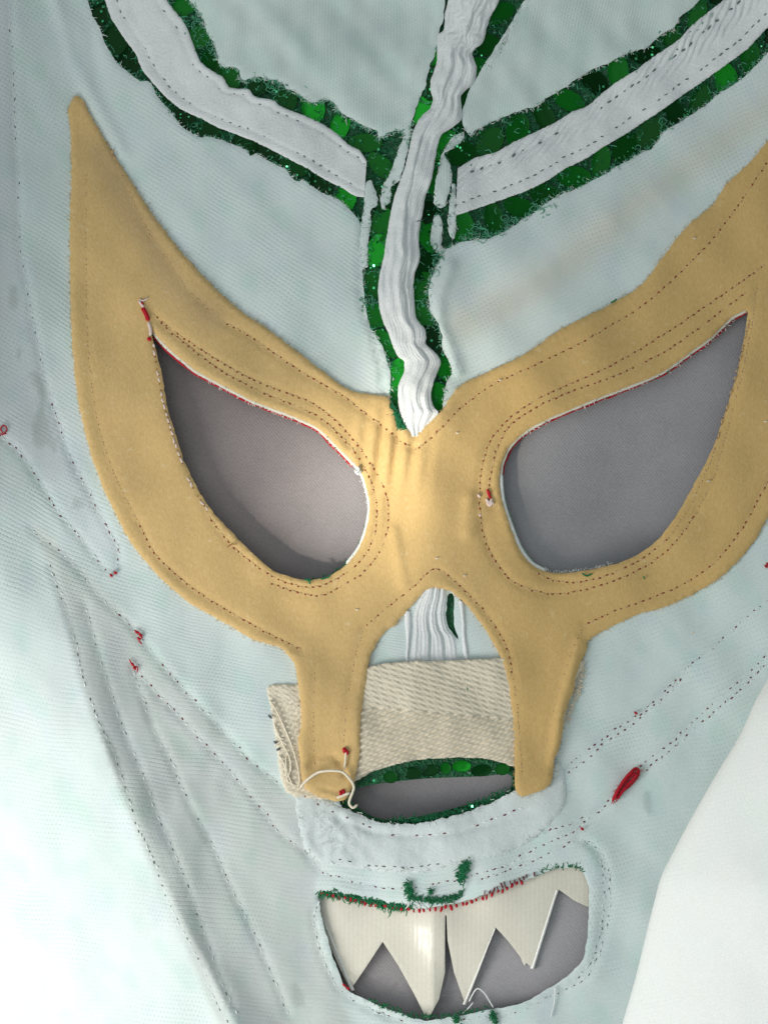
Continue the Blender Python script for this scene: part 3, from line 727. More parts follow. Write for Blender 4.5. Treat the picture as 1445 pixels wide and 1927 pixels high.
# ---- nose reinforcement and lip band
NOSE = [(505, 1291), (560, 1287), (640, 1262), (698, 1254), (725, 1248), (780, 1244), (850, 1243), (897, 1240), (936, 1238), (1000, 1236), (1060, 1238), (1097, 1244), (1094, 1262), (1084, 1280), (1082, 1300), (1072, 1318), (1066, 1340), (1060, 1372), (1054, 1400), (1046, 1425), (1000, 1440),
        (965, 1441), (920, 1429), (850, 1426), (790, 1430), (760, 1435), (720, 1446), (700, 1453), (668, 1472), (650, 1500), (600, 1504), (560, 1500), (540, 1490), (528, 1462), (520, 1400), (511, 1340)]
def nose_ex(x, y):
    up = sstep(1330, 1350, y)
    mid = 1342 + .08 * (x - 820)
    hb = np.where(y < mid, np.sin((x * -.28 + y) * .62), np.sin((x * .45 + y) * .50))
    knots = np.sin((x * .9 - y * .3) * .42)
    am = sstep(560, 760, x)
    return (np.where(y < mid, .11, .46) * hb * (.45 + .55 * am) + .12 * hb * knots + .4 * wob(x, y, .4) * .5) + 1.2 * np.exp(-((x - 820) / 170) ** 2) * (1 - .7 * sstep(1380, 1430, y))
nose = sheet('nose_band', NOSE, [], 1.15, .7, M['nose_tape'], mask, spacing=2.2, step=2.4, edge=6, rag=.7, extra=nose_ex, seed=8, label='unbleached twill cotton band across the nose')
LIP = [(556, 1500), (580, 1494), (610, 1506), (650, 1522), (700, 1543), (740, 1550), (780, 1551), (830, 1541), (880, 1527), (920, 1512), (962, 1490), (990, 1470), (1020, 1450), (1040, 1440), (1052, 1436), (1062, 1462), (1064, 1500), (1056, 1525), (1035, 1550), (1000, 1580), (950, 1606), (900, 1616), (860, 1626), (800, 1640), (740, 1641), (690, 1636), (640, 1630), (600, 1620),
       (576, 1600), (564, 1560)]
def lip_ex(x, y):
    z = .08 * wob(x, y, .22) * (1 + 3.5 * np.exp(-((x - 625) / 50) ** 2 - ((y - 1570) / 50) ** 2)) - .35 * np.exp(-(pdist([(640, 1542), (700, 1566), (780, 1574), (860, 1566), (930, 1548), (990, 1525)], x, y)[0] / 6) ** 2)
    return z
lip = sheet('lip_band', LIP, [], 1.1, .55, M['terry'], mask, spacing=5, step=3.5, edge=13, rag=1.2, extra=lip_ex, seed=9, label='soft white band sewn between the nostril opening and the mouth')

# ---- teeth
TEETH = [(580, 1645), (596, 1728), (604, 1742), (640, 1824), (660, 1862), (690, 1818), (720, 1772), (750, 1818), (780, 1872), (804, 1921), (826, 1880), (837, 1830), (837, 1760), (837.5, 1722), (840, 1722), (842, 1770), (854, 1830), (876, 1892), (900, 1830), (932, 1745), (955, 1770), (978, 1800), (986, 1818), (990, 1812), (1004, 1824), (1024, 1752),
         (1051, 1674), (1080, 1695), (1104, 1706), (1130, 1710), (1130, 1620), (1040, 1605), (940, 1640), (860, 1672), (790, 1680), (700, 1665), (640, 1650)]
def teeth_z(x, y):
    zz = 1.8 * np.exp(-np.abs(x - 815) / 55.0) * sstep(1680, 1760, y) + .8 * np.sin((x - 600) / 500 * 6.28 * 1.5) * sstep(1700, 1850, y)
    return zz - .9 * sstep(1720, 1880, y)
teeth = sheet('teeth_strip', TEETH, [], -1.6, .75, M['vinyl'], mask, spacing=5, step=2.5, edge=1.6, extra=teeth_z, seed=10, traced=False, edgelow=.9, skirt=.1, label='stiff off-white vinyl strip cut into pointed teeth')

M['cut_edge'] = cotton('vinyl_cut_edge', (.93, .92, .90), lo=.97, bump=.05, rough=.3)
def edge_strip(a, b, w0, w1, side):
    a = np.array(a, float); b = np.array(b, float); t = (b - a) / np.linalg.norm(b - a); nn = np.array([-t[1], t[0]]) * side
    A = [a, (a + b) / 2, b]; B = [a + nn * w0, (a + b) / 2 + nn * (w0 + w1) / 2, b + nn * w1]
    return strip('cut_edge', A, B, M['cut_edge'], -1.5, lambda S, W, x, y: .15 - .25 * W + teeth_z(x, y), teeth, m=8, thick=.9, rag=.2)
edge_strip((605, 1728), (660, 1866), 5, 8, -1)
edge_strip((1050, 1676), (1004, 1824), 6, 7, 1)
edge_strip((932, 1748), (876, 1892), 3, 7, 1)

# ---- rolled side flap in the right foreground
FE = smooth([(1560, 1020), (1500, 1150), (1447, 1270), (1420, 1320), (1392, 1382), (1350, 1452), (1305, 1530), (1265, 1605), (1244, 1648), (1232, 1690), (1215, 1758), (1195, 1840), (1168, 1935), (1140, 2040)], False, 6)
offs = [(200, -24), (90, -17), (40, -12), (14, -8), (3, -5.2), (0, -3.6), (2, -2.0), (7, -.4), (16, 1.4), (30, 3.4), (55, 6.9), (90, 11.6), (130, 16.6), (180, 22.6), (240, 29), (310, 36), (390, 42), (470, 47)]
# finer cross-section
oi = np.array(offs, float); tt = np.linspace(0, len(oi) - 1, 90)
ox = np.interp(tt, np.arange(len(oi)), oi[:, 0]); oz = np.interp(tt, np.arange(len(oi)), oi[:, 1])
fx = FE[:, None, 0] + ox[None]; fy = FE[:, None, 1] + ox[None] * .18
fz = 20 + oz[None] + .5 * sstep(30, 200, ox)[None] * wob(fx * 1.0, fy * 1.2, .75) + .9 * np.sin((fy - .5 * fx) * .021)[:, :] * sstep(20, 160, ox)[None] + .030 * (1927 - fy) - 14 * sstep(1400, 1050, fy)
W = Pz(fx.ravel(), fy.ravel(), fz.ravel() * 1e-3)
idx = np.arange(fx.size).reshape(fx.shape)
q = np.stack([idx[:-1, :-1], idx[1:, :-1], idx[1:, 1:], idx[:-1, 1:]], -1).reshape(-1, 4)
tn = np.tile((.90, .915, .915), (fx.size, 1))
flap = link('side_flap', mesh_np('side_flap', W, q, np.stack([fx.ravel() * .97 + fy.ravel() * .2, fy.ravel() + fx.ravel() * .2], -1), tn), M['flap'], mask, label='white knit side of the mask folded over in the right foreground')

# ------------------------------------------------------------------ stitches
def frame(x, y, dx, dy, off):
    p = P(x, y, off); e = 3.0
    t = P(x + dx * e, y + dy * e, off) - P(x - dx * e, y - dy * e, off); t /= np.linalg.norm(t)
    s = P(x - dy * e, y + dx * e, off) - P(x + dy * e, y - dx * e, off)
    nrm = np.cross(t, s); nrm /= np.linalg.norm(nrm)
    if nrm[2] < 0: nrm = -nrm
    s = np.cross(nrm, t)
    return p, t, s, nrm
_rings = []
for i in range(5):
    a = math.pi * i / 4
    _rings.append((-math.cos(a), math.sin(a)))
def stitches(name, q, pitch, zoff, specs, parent, zextra=None, keep=1.0, seed=0, jit=.8, label=None):
    """a row of sewn stitches: small rounded thread bumps and the pricked holes between them.
    specs: list of (material, phase, half length px, half width px, half height mm)"""
    r = np.random.default_rng(seed + int(q[0, 0]) * 7 + int(q[0, 1]))
    V = []; F = []; MI = []; b = 0; mats = []
    L = np.concatenate([[0], np.cumsum(np.linalg.norm(np.diff(q, axis=0), axis=1))])
    an = np.arange(6) * 6.283 / 6
    for k, (mt, ph, hl, hw, hh) in enumerate(specs):
        mats.append(M[mt])
        ss = np.arange(ph * pitch, L[-1], pitch)
        ss = ss + r.normal(0, pitch * .08, len(ss)); ss = ss[r.random(len(ss)) < keep]; n = len(ss)
        if not n: continue
        ix = lambda v: np.stack([np.interp(v, L, q[:, 0]), np.interp(v, L, q[:, 1])], 1)
        p2 = ix(ss); d2 = ix(ss + 3) - ix(ss - 3); a = np.arctan2(d2[:, 1], d2[:, 0]) + r.normal(0, .22, n)
        x = p2[:, 0] + r.normal(0, jit, n); y = p2[:, 1] + r.normal(0, jit, n)
        o = zoff + (zextra(x, y) if zextra else 0.0) + np.zeros(n)
        dx, dy, e = np.cos(a), np.sin(a), 3.0
        p = P(x, y, o); t = P(x + dx * e, y + dy * e, o) - P(x - dx * e, y - dy * e, o); t /= np.linalg.norm(t, axis=1)[:, None]
        sd = P(x - dy * e, y + dx * e, o) - P(x + dy * e, y - dx * e, o); nr = np.cross(t, sd); nr /= np.linalg.norm(nr, axis=1)[:, None]
        nr = np.where(nr[:, 2:] < 0, -nr, nr); sd = np.cross(nr, t)
        sc = r.uniform(.7, 1.25, n)
        vs = np.zeros((n, 5, 6, 3))
        for i, (ca, sa) in enumerate(_rings):
            for j in range(6):
                vs[:, i, j] = p + t * (ca * hl * K * sc)[:, None] + sd * (math.cos(an[j]) * sa * hw * K * r.uniform(.85, 1.1, n))[:, None] + nr * (math.sin(an[j]) * sa * hh * 1e-3)
        V.append(vs.reshape(-1, 3))
        tpl = np.array([(i * 6 + j, i * 6 + (j + 1) % 6, (i + 1) * 6 + (j + 1) % 6, (i + 1) * 6 + j) for i in range(4) for j in range(6)])
        F.append((tpl[None] + (b + np.arange(n) * 30)[:, None, None]).reshape(-1, 4)); MI += [k] * (24 * n); b += 30 * n
    if not V: return
    return link(name, mesh_np(name, np.concatenate(V), np.concatenate(F), mi=MI), mats, parent, stuff=True, label=label)

for i, (c, q, s, k) in enumerate(FQ):
    sp = {'brown': [('tan_thread', 0, 4.6, 2.0, .16), ('brown_thread', .5, 2.9, 2.2, .18)],
          'tan': [('tan_thread', 0, 4.2, 1.7, .12), ('brown_thread', .5, 1.3, 1.1, .10)],
          'pink': [('pink_thread', 0, 4.8, 2.2, .2), ('brown_thread', .5, 1.5, 1.3, .15)]}[c]
    stitches('stitching', q, s, 1.2 + 1.15 - .02, sp, felt_o, felt_extra, keep=.55 + .42 * k, seed=i, jit=.6)
ltop = .75 + .45
for i, (c, q, s) in enumerate(ROWQ):
    sp = {'maroon': [('maroon_thread', 0, 3.0, 1.9, .14), ('lining_thread', .5, 4.0, 1.7, .2)],
          'slate': [('slate_thread', 0, 3.2, 1.5, .12), ('lining_thread', .5, 4.6, 1.6, .2)]}[c]
    stitches('stitching', q, s, ltop, sp, lining, dent_face, keep=.85, seed=50 + i, jit=1.2)

def tape_rows(A, B, w, obj, hf, off, mats, pitch, keep=.9, thick=.7):
    A = smooth(A, False, 4); B = smooth(B, False, 4); n = 160
    a, b = resample_n(A, n), resample_n(B, n)
    q = a * (1 - w) + b * w
    q = q[(q[:, 0] > -30) & (q[:, 0] < 1480) & (q[:, 1] > -30)]
    stitches('stitching', q, pitch, off + thick - .22, mats, obj, None, keep=keep, seed=int(w * 100), jit=.6)
dk = [('slate_thread', 0, 3.6, 1.4, .16)]
tape_rows(BT_L_UP, BT_L_LO, .16, brow_l, None, .75, [('slate_thread', 0, 3.0, 1.0, .14)], 19, .75, .48)
tape_rows(BT_L_UP, BT_L_LO, .80, brow_l, None, .75, [('slate_thread', 0, 3.0, 1.1, .14)], 17, .8, .48)
tape_rows(BT_R_UP, BT_R_LO, .24, brow_r, None, .75, [('slate_thread', 0, 4.4, 1.7, .22)], 17, .8, .5)
tape_rows(BT_R_UP, BT_R_LO, .78, brow_r, None, .75, [('slate_thread', 0, 4.4, 1.5, .2)], 16, .85, .5)
stitches('stitching', smooth([(690, 1560), (740, 1572), (800, 1572), (860, 1564), (920, 1545), (980, 1520)], False, 4), 24, 1.1 + .55, [('maroon_thread', 0, 3.2, 1.8, .2), ('white_thread', .5, 5, 1.6, .15)], lip, lip_ex, .7, 201)
stitches('stitching', smooth([(640, 1618), (700, 1630), (770, 1632), (830, 1626)], False, 4), 17, 1.1 + .55, [('slate_thread', 0, 3.6, 1.2, .16)], lip, lip_ex, .8, 202)
stitches('stitching', smooth([(575, 1498), (610, 1520), (650, 1538), (700, 1558)], False, 4), 15, 1.1 + .55, [('maroon_thread', 0, 2.6, 1.4, .16)], lip, lip_ex, .6, 203)
# red overcast stitches holding the teeth along the mouth's upper edge
mo = smooth([(598, 1680), (640, 1687), (680, 1697), (740, 1708), (800, 1712), (860, 1704), (905, 1690), (940, 1677), (990, 1656)], False, 4)
def overcast(name, q, pitch, mt, L0, L1, off, parent, seed, slant=.2, rr=2.2):
    r = np.random.default_rng(seed); lines = []; rad = []
    qq = resample(q, pitch)
    for i in range(1, len(qq) - 1):
        t = qq[i + 1] - qq[i - 1]; t /= np.linalg.norm(t); nn = np.array([t[1], -t[0]])
        if nn[1] > 0: nn = -nn
        a = qq[i] - nn * r.uniform(*L0) + t * r.normal(0, 2); b = qq[i] + nn * r.uniform(*L1) + t * (slant * 10 + r.normal(0, 2))
        u = np.linspace(0, 1, 5)[:, None]; pp = a * (1 - u) + b * u
        lines.append(P(pp[:, 0], pp[:, 1], off + .5 * np.sin(u[:, 0] * 3.14))); rad.append(rr * K * r.uniform(.7, 1.2))
    tubes(name, lines, np.array(rad), M[mt], parent, 5)
overcast('stitching', mo, 10, 'red_thread', (1, 8), (1, 6), .5, teeth, 3, rr=2.9)
overcast('stitching', smooth([(598, 1680), (640, 1687), (680, 1697), (740, 1708), (760, 1711)], False, 4), 8, 'maroon_thread', (0, 4), (2, 6), .5, teeth, 4, .5, 2.0)
overcast('stitching', smooth([(905, 1688), (940, 1675), (990, 1654), (1010, 1646)], False, 4), 9, 'maroon_thread', (-2, 3), (5, 14), 1.1, lining, 5, .1, 1.6)

# ------------------------------------------------------------------ sequins and frayed net in the seams
BANDS = [
    ([(302, -40), (336, 0), (362, 40), (380, 80), (398, 118), (432, 146), (470, 160), (520, 172), (560, 190), (605, 213), (650, 245), (695, 270), (735, 275)], 20),
    ([(165, -40), (182, 0), (197, 42), (222, 88), (248, 125), (264, 140)], 17),
    ([(306, 182), (330, 208), (362, 232), (410, 253), (470, 274), (530, 302), (580, 332), (640, 366), (676, 390)], 13),
    ([(852, 290), (900, 272), (960, 245), (1040, 208), (1110, 165), (1170, 128), (1225, 98), (1270, 62), (1325, 12), (1360, -30)], 24),
    ([(862, 428), (920, 415), (980, 390), (1050, 350), (1130, 308), (1200, 265), (1270, 218), (1340, 170), (1420, 105), (1470, 60)], 22),
    ([(822, 90), (812, 140), (800, 190), (782, 225)], 12),
    ([(716, 300), (722, 350), (716, 420), (705, 470), (700, 530), (700, 580), (712, 625), (735, 665), (745, 720), (742, 770), (752, 800)], 15),
    ([(938, 20), (918, 70), (898, 115), (880, 165), (862, 240), (838, 262), (826, 320), (812, 390), (805, 440), (798, 500), (793, 560), (795, 600), (812, 635), (825, 665), (838, 690), (828, 740), (830, 772)], 15),
]
me_seq = bpy.data.meshes.new('sequin')
def seq_mesh(rot):
    V = []; F = []; n = 14; R = 20 * K
    for ring, (rr, zz) in enumerate(((.02, .00003), (.55, 0), (.94, .00005), (1.0, .00009))):
        for j in range(n):
            a = 6.283 * j / n; V.append((rr * R * math.cos(a), rr * R * math.sin(a), zz))
    for r_ in range(3):
        for j in range(n):
            j2 = (j + 1) % n; F.append((r_ * n + j, r_ * n + n + j, r_ * n + n + j2, r_ * n + j2))
    me = bpy.data.meshes.new('sequin'); me.from_pydata(V, [], F); me.materials.append(M[rot])
    me.polygons.foreach_set('use_smooth', np.ones(len(me.polygons), bool)); return me
SEQ = {k: seq_mesh(k) for k in ('foil', 'foil_dark', 'foil_bright')}; SPOTS = []
rs = random.Random(5)
for bi, (pts, hw) in enumerate(BANDS):
    q = smooth(pts, False, 3); L = len(q) * 3; s = rs.uniform(4, 14)
    while s < L - 8:
        i = min(int(s / 3), len(q) - 2); x, y = q[i]; t = q[i + 1] - q[max(i - 1, 0)]; t = t / np.linalg.norm(t)
        lat = rs.uniform(-.25, .25) * hw
        x -= t[1] * lat; y += t[0] * lat
        s += rs.uniform(48, 64)
        if not (-40 < x < 1480 and -50 < y < 1500): continue
        SPOTS.append((x, y)); sk = 'foil_bright' if rs.random() < .07 else ('foil_dark' if (bi in (1, 2) or rs.random() < .2) else 'foil')
        o = bpy.data.objects.new('sequin', SEQ[sk]); col.objects.link(o); o.parent = shell_o
        o.location = P(x, y, .38 + rs.uniform(0, .12))
        p, tt_, sd, nr = frame(x, y, 1, 0, 0)
        nv = Vector(nr) + Vector((rs.gauss(0, .06), rs.gauss(0, .06), 0))
        o.rotation_mode = 'QUATERNION'
        o.rotation_quaternion = nv.to_track_quat('Z', 'Y') @ Quaternion((0, 0, 1), math.atan2(-t[1], t[0])); o.scale = (rs.uniform(.85, 1.2), 1.65, 1)
for (x, y, sk, sx) in ((735, 1463, 'foil', .7), (775, 1455, 'foil_dark', 1), (808, 1450, 'foil_dark', .9), (838, 1446, 'foil', .5), (868, 1442, 'foil_bright', .9), (905, 1450, 'foil_dark', 1.0), (945, 1448, 'foil', .7)):
    o = bpy.data.objects.new('sequin', SEQ[sk]); col.objects.link(o); o.parent = shell_o
    o.location = P(x, y, .15); o.scale = (sx, .55, 1); o.rotation_euler = (rs.gauss(-.15, .1), rs.gauss(0, .12), rs.gauss(.05, .05))
# curly net fibres
rn = np.random.default_rng(12)
def curls(pts, hw, density, size, offr):
    out = []
    q = smooth(pts, False, 3)
    for _ in range(int(len(q) * 3 * density)):
        i = rn.integers(1, len(q) - 1); t = q[i + 1] - q[i - 1]; t = t / np.linalg.norm(t)
        lat = rn.normal(0, .62) * hw
        if rn.random() < .45: lat = math.copysign(hw * rn.uniform(.6, 1.15), lat)
        c = q[i] + np.array([-t[1], t[0]]) * lat
        if not (-20 < c[0] < 1465 and -20 < c[1] < 1945): continue
        if min((c[0] - a) ** 2 + (c[1] - b) ** 2 for a, b in SPOTS) < 20 ** 2 and rn.random() < .88: continue
        n_ = 7; a0 = rn.uniform(0, 6.28); sp = rn.normal(0, 2.6); R = rn.uniform(.5, 1.6) * size
        u = np.linspace(0, 1, n_); ang = a0 + sp * u
        dr = rn.normal(0, size * .8, 2)
        xx = c[0] + R * np.cos(ang) + dr[0] * u; yy = c[1] + R * np.sin(ang) + dr[1] * u
        xx = xx + rn.normal(0, 1.3, n_); yy = yy + rn.normal(0, 1.3, n_)
        zz = rn.uniform(*offr) + .3 * np.sin(ang * .7 + a0)
        out.append(P(xx, yy, zz))
    return out
for kind, dens, mt in ((0, .55, 'green_thread'), (1, .20, 'mint_thread')):
    L = []
    for pts, hw in BANDS: L += curls(pts, hw, dens, 5.0, (.3, .8) if kind == 0 else (.45, .95))
    if kind == 1:
        for pts in ([(340, 10), (362, 40), (385, 85), (408, 120)], [(470, 152), (520, 160), (545, 172)], [(820, 480), (812, 530), (812, 580)], [(690, 560), (692, 590)], [(870, 440), (900, 440), (950, 425), (1010, 392), (1040, 372)]):
            L += curls(pts, 12, .7, 5.5, (.5, 1.1))
    tubes('net_fray', L, 0.72 * K, M[mt], shell_o, 3)

# small tilted metal facets added along the seams for the foil's glints
gv = []; gf_ = []
for pts, hw in BANDS + [([(690, 1475), (730, 1468)], 8), ([(830, 1532), (900, 1515)], 6)]:
    q = smooth(pts, False, 3)
    for _ in range(int(len(q) * 3 / 20)):
        i = rn.integers(1, len(q) - 1); c = q[i] + rn.normal(0, hw * .5, 2)
        if not (-20 < c[0] < 1465 and -20 < c[1] < 1945): continue
        p0 = P(c[0], c[1], rn.uniform(.6, 1.0)); a = rn.normal(0, 1, 3); a[2] *= .5; a /= np.linalg.norm(a); nz_ = np.array([rn.normal(0, .5), rn.normal(0, .5), 1.0])
        b = np.cross(nz_, a); b /= np.linalg.norm(b); a = np.cross(b, nz_); a /= np.linalg.norm(a); r_ = rn.uniform(1.5, 3.2) * K
        k0 = len(gv); gv += [p0 + a * r_, p0 + b * r_, p0 - a * r_, p0 - b * r_]; gf_.append((k0, k0 + 1, k0 + 2, k0 + 3))
gm = N('green_glint_metal'); gm.set(Base_Color=(.12, .70, .30), Metallic=1.0, Roughness=.12)
link('glint_facets', mesh_np('glint_facets', np.array(gv), gf_), gm.m, shell_o, stuff=True, smooth_=False)

# green frayed edge at the mouth and below the nostril opening, and along the eye rims
def fringe(q, n, mt, ln, parent, off, seed, side=1, rr=.9, name='frayed_edge', spread=.7, jit=2.0):
    r = np.random.default_rng(seed); lines = []
    for _ in range(n):
        i = r.integers(1, len(q) - 1); t = q[i + 1] - q[i - 1]; t = t / (np.linalg.norm(t) + 1e-9); nn = np.array([-t[1], t[0]]) * side
        a = q[i] + r.normal(0, jit, 2); d = nn + t * r.normal(0, spread); d /= np.linalg.norm(d) + 1e-9
        l_ = r.uniform(*ln); bend = r.normal(0, .5); u = np.linspace(0, 1, 5)
        px = a[0] + d[0] * l_ * u - d[1] * l_ * bend * u * u; py = a[1] + d[1] * l_ * u + d[0] * l_ * bend * u * u
        lines.append(P(px, py, off + r.uniform(-.15, .25) + .2 * u * r.normal(0, 1)))
    return tubes(name, lines, rr * K, M[mt], parent, 3)
fringe(smooth([(602, 1676), (640, 1680), (690, 1690), (740, 1702), (775, 1702)], False, 3), 420, 'green_thread', (5, 13), shell_o, .9, 31, 1, 1.3, jit=4)
fringe(smooth([(775, 1694), (815, 1698), (850, 1694), (872, 1684)], False, 3), 160, 'green_thread', (4, 10), shell_o, 1.5, 32, -1, 1.2, jit=3)
fringe(smooth([(770, 1662), (772, 1676), (776, 1690)], False, 2), 110, 'green_thread', (4, 9), shell_o, 1.7, 33, 1, 1.3, jit=3.5)
fringe(smooth([(882, 1626), (874, 1642), (868, 1660)], False, 2), 170, 'green_thread', (5, 10), shell_o, 1.9, 34, 1, 1.4, jit=4)
fringe(smooth([(812, 1672), (814, 1684)], False, 2), 30, 'green_thread', (3, 7), shell_o, 1.6, 35, 1, 1.1, jit=2)
fringe(smooth([(1005, 1648), (1040, 1634), (1075, 1630), (1098, 1640)], False, 3), 160, 'green_thread', (3, 9), shell_o, .9, 36, -1, 1.1, jit=2.5)
fringe(smooth([(690, 1884), (740, 1903), (780, 1915), (850, 1912), (920, 1900)], False, 3), 150, 'green_thread', (3, 9), shell_o, .9, 37, -1, 1.1, jit=2.5)
fringe(smooth([(930, 1905), (932, 1915), (934, 1926)], False, 2), 60, 'green_thread', (4, 9), shell_o, 1.6, 38, 1, 1.2, jit=3)
fringe(smooth([(860, 1912), (864, 1926)], False, 2), 40, 'green_thread', (4, 9), shell_o, 1.6, 39, 1, 1.2, jit=3)
fringe(smooth([(735, 1549), (790, 1548), (850, 1535), (900, 1520), (960, 1494)], False, 3), 420, 'green_thread', (4, 12), shell_o, .2, 40, -1, 1.2, jit=4)
fringe(smooth([(742, 765), (748, 780), (756, 796), (762, 806)], False, 2), 120, 'green_thread', (6, 15), shell_o, 2.0, 41, 1, 1.2, jit=3)
fringe(smooth([(808, 1700), (780, 1697), (760, 1694)], False, 2), 60, 'white_thread', (4, 10), lining, 1.2, 42, -1, .9, jit=5)

le = smooth(LEFT_EYE, True, 3); re_ = smooth(RIGHT_EYE, True, 3)
# piping in the eye rims: a white cord, a red cord and frayed green between them
def rim(pts, shift, off, r, mt, name, wavy=.0, seed=0):
    q = smooth(pts, False, 4); t = np.gradient(q, axis=0); t /= np.linalg.norm(t, axis=1)[:, None]
    nn = np.stack([-t[:, 1], t[:, 0]], 1); q = q + nn * shift
    rr = np.random.default_rng(seed); j = np.convolve(rr.normal(0, wavy, len(q) + 4), np.ones(5) / 5, 'valid')
    q = q + nn * j[:, None]
    return tubes(name, [P(q[:, 0], q[:, 1], np.full(len(q), off))], r * K, M[mt], mask, 7, stuff=False)
LE_UP = [(284, 616), (310, 648), (337, 672), (366, 695), (399, 714), (441, 736), (478, 755), (549, 782), (590, 800), (611, 816), (639, 844), (668, 874)]
RE_UP = [(1404, 582), (1373, 600), (1333, 638), (1291, 668), (1251, 697), (1212, 715), (1169, 732), (1122, 750), (1075, 769), (1029, 789), (997, 806), (974, 824), (954, 847), (943, 875), (940, 895)]
rim(LE_UP, 1.0, .9, 4.2, 'rim_cord', 'eye_rim_cord', .8, 1)
rim(LE_UP, 5.6, .1, 2.9, 'red_thread', 'eye_piping', 1.1, 2)
rim(RE_UP, -1.0, .9, 3.8, 'rim_cord', 'eye_rim_cord', .8, 3)
rim(RE_UP, -5.2, .1, 2.6, 'red_thread', 'eye_piping', 1.1, 4)
rim([(940, 890), (944, 941), (956, 980), (974, 1027), (997, 1060), (1025, 1076)], -1.0, .9, 5, 'white_thread', 'eye_rim_cord', .6, 5)
rim([(664, 868), (680, 890), (692, 925), (696, 956), (691, 990), (677, 1030), (652, 1062)], .5, .9, 4, 'white_thread', 'eye_rim_cord', .6, 6)
fringe(smooth(LE_UP, False, 3), 170, 'green_thread', (2, 6), shell_o, .9, 51, 1, .9, jit=1.5, spread=2)
fringe(smooth(LE_UP[3:], False, 3), 520, 'pink_thread', (3, 7), mask, .55, 52, 1, 1.0, jit=2.2, spread=2.5, name='frayed_edge')
fringe(smooth(RE_UP, False, 3), 260, 'green_thread', (2, 6), shell_o, .9, 53, -1, .9, jit=1.5, spread=2)
fringe(smooth(RE_UP[:-3], False, 3), 420, 'pink_thread', (3, 7), mask, .5, 54, -1, .9, jit=2.2, spread=2.5, name='frayed_edge')
fringe(smooth([(943, 935), (956, 980), (974, 1027), (997, 1060)], False, 3), 200, 'mint_thread', (2, 7), shell_o, .7, 55, -1, 1.0, jit=1.5)
fringe(smooth([(690, 990), (677, 1030), (652, 1062), (618, 1085), (580, 1092)], False, 3), 110, 'green_thread', (2, 5), shell_o, .9, 56, 1, .9, jit=1.5)
fringe(smooth([(664, 868), (680, 890), (692, 925), (696, 956)], False, 3), 90, 'white_thread', (2, 7), mask, .9, 57, 1, .9, jit=1.5)
fringe(smooth([(1010, 1070), (1056, 1079), (1110, 1072), (1150, 1062)], False, 3), 120, 'white_thread', (2, 5), mask, .9, 58, -1, .9, jit=1.5)

# fuzz on cut edges
fq = smooth(FELT, True, 3)
fringe(fq[(fq[:, 0] < 1470)], 1300, 'felt_fibre', (2, 4.5), felt_o, 1.55, 61, -1, .5, name='felt_fuzz', jit=1.4, spread=1.5)
fringe(smooth(UPL[2:], False, 3), 190, 'white_thread', (2, 8), lining, 1.0, 62, -1, .55, jit=1.5, spread=2.6)
fringe(smooth(UPR[1:-2], False, 3), 230, 'white_thread', (2, 8), lining, 1.0, 63, -1, .55, jit=1.5, spread=2.6)
fl = smooth(FOREL[:34], False, 3); fringe(fl, 230, 'white_thread', (2, 9), lining, 1.1, 64, 1, .5, jit=1.5, spread=2.6)
fringe(fl, 380, 'mint_thread', (3, 10), lining, .9, 71, 1, .7, jit=1.5, spread=1.6)
fringe(smooth(UPR[8:-2], False, 3), 380, 'mint_thread', (3, 10), lining, .8, 72, -1, .7, jit=1.5, spread=1.6)
fringe(smooth(UPL[2:], False, 3), 260, 'mint_thread', (2, 7), lining, .8, 73, -1, .7, jit=1.5, spread=1.6)
fr = smooth(FORER[:18], False, 3); fringe(fr, 130, 'white_thread', (2, 8), lining, 1.1, 65, 1, .5, jit=1.5, spread=2.6)
fringe(smooth([(1097, 1244), (1090, 1270), (1084, 1300), (1072, 1330), (1062, 1360)], False, 3), 160, 'cream_thread', (3, 11), nose, 1.6, 66, -1, .8, jit=2.5)
fringe(smooth([(565, 1300), (566, 1340), (562, 1400)], False, 3), 60, 'cream_thread', (3, 9), nose, 1.9, 67, 1, .8, jit=2.5)
fringe(smooth(LIP, True, 3), 240, 'white_thread', (3, 9), lip, 1.5, 68, 1, .6, jit=2.5, spread=1.5)
fringe(smooth([(590, 1540), (630, 1570), (620, 1600), (650, 1590)], False, 3), 70, 'white_thread', (4, 12), lip, 2.0, 69, 1, .4, jit=14, spread=3)

for i, s in enumerate(SCRAPS):
    q = smooth(s, True, 3)
    fringe(q, 70, 'lining_thread', (3, 9), mask, .85 + .06 * i, 80 + i, 1, .55, jit=1.5, spread=1.8)
    fringe(q, 30, 'mint_thread', (3, 8), mask, .8 + .06 * i, 90 + i, 1, .6, jit=1.5, spread=1.8)

# ------------------------------------------------------------------ loose threads, knots and lint
def thread(pts, r, mt, name='loose_thread', off=2.6, bow=0.0, label=None):
    q = smooth([p[:2] for p in pts], False, 3)
    zs = [p[2] if len(p) > 2 else off for p in pts]
    z = np.interp(np.linspace(0, 1, len(q)), np.linspace(0, 1, len(zs)), zs)
    return tubes(name, [P(q[:, 0], q[:, 1], z)], r * K, M[mt], mask, 6, stuff=False, label=label)
thread([(565, 1482, 3.2), (580, 1466, 3.8), (600, 1453, 4.4), (625, 1450, 5), (645, 1453, 5), (660, 1468, 4.6), (666, 1482, 4.2), (660, 1500, 3.8), (657, 1512, 3.6), (664, 1520, 3.4), (673, 1514, 3.4)], 2.6, 'cream_thread', label='cream thread curling over the foot of the left felt leg')
thread([(633, 1502, 3.6), (645, 1497, 3.8), (658, 1492, 4.0)], 2.8, 'cream_thread')
thread([(648, 1448, 3.8), (650, 1430, 4), (651, 1415, 3.9)], 1.9, 'cream_thread')
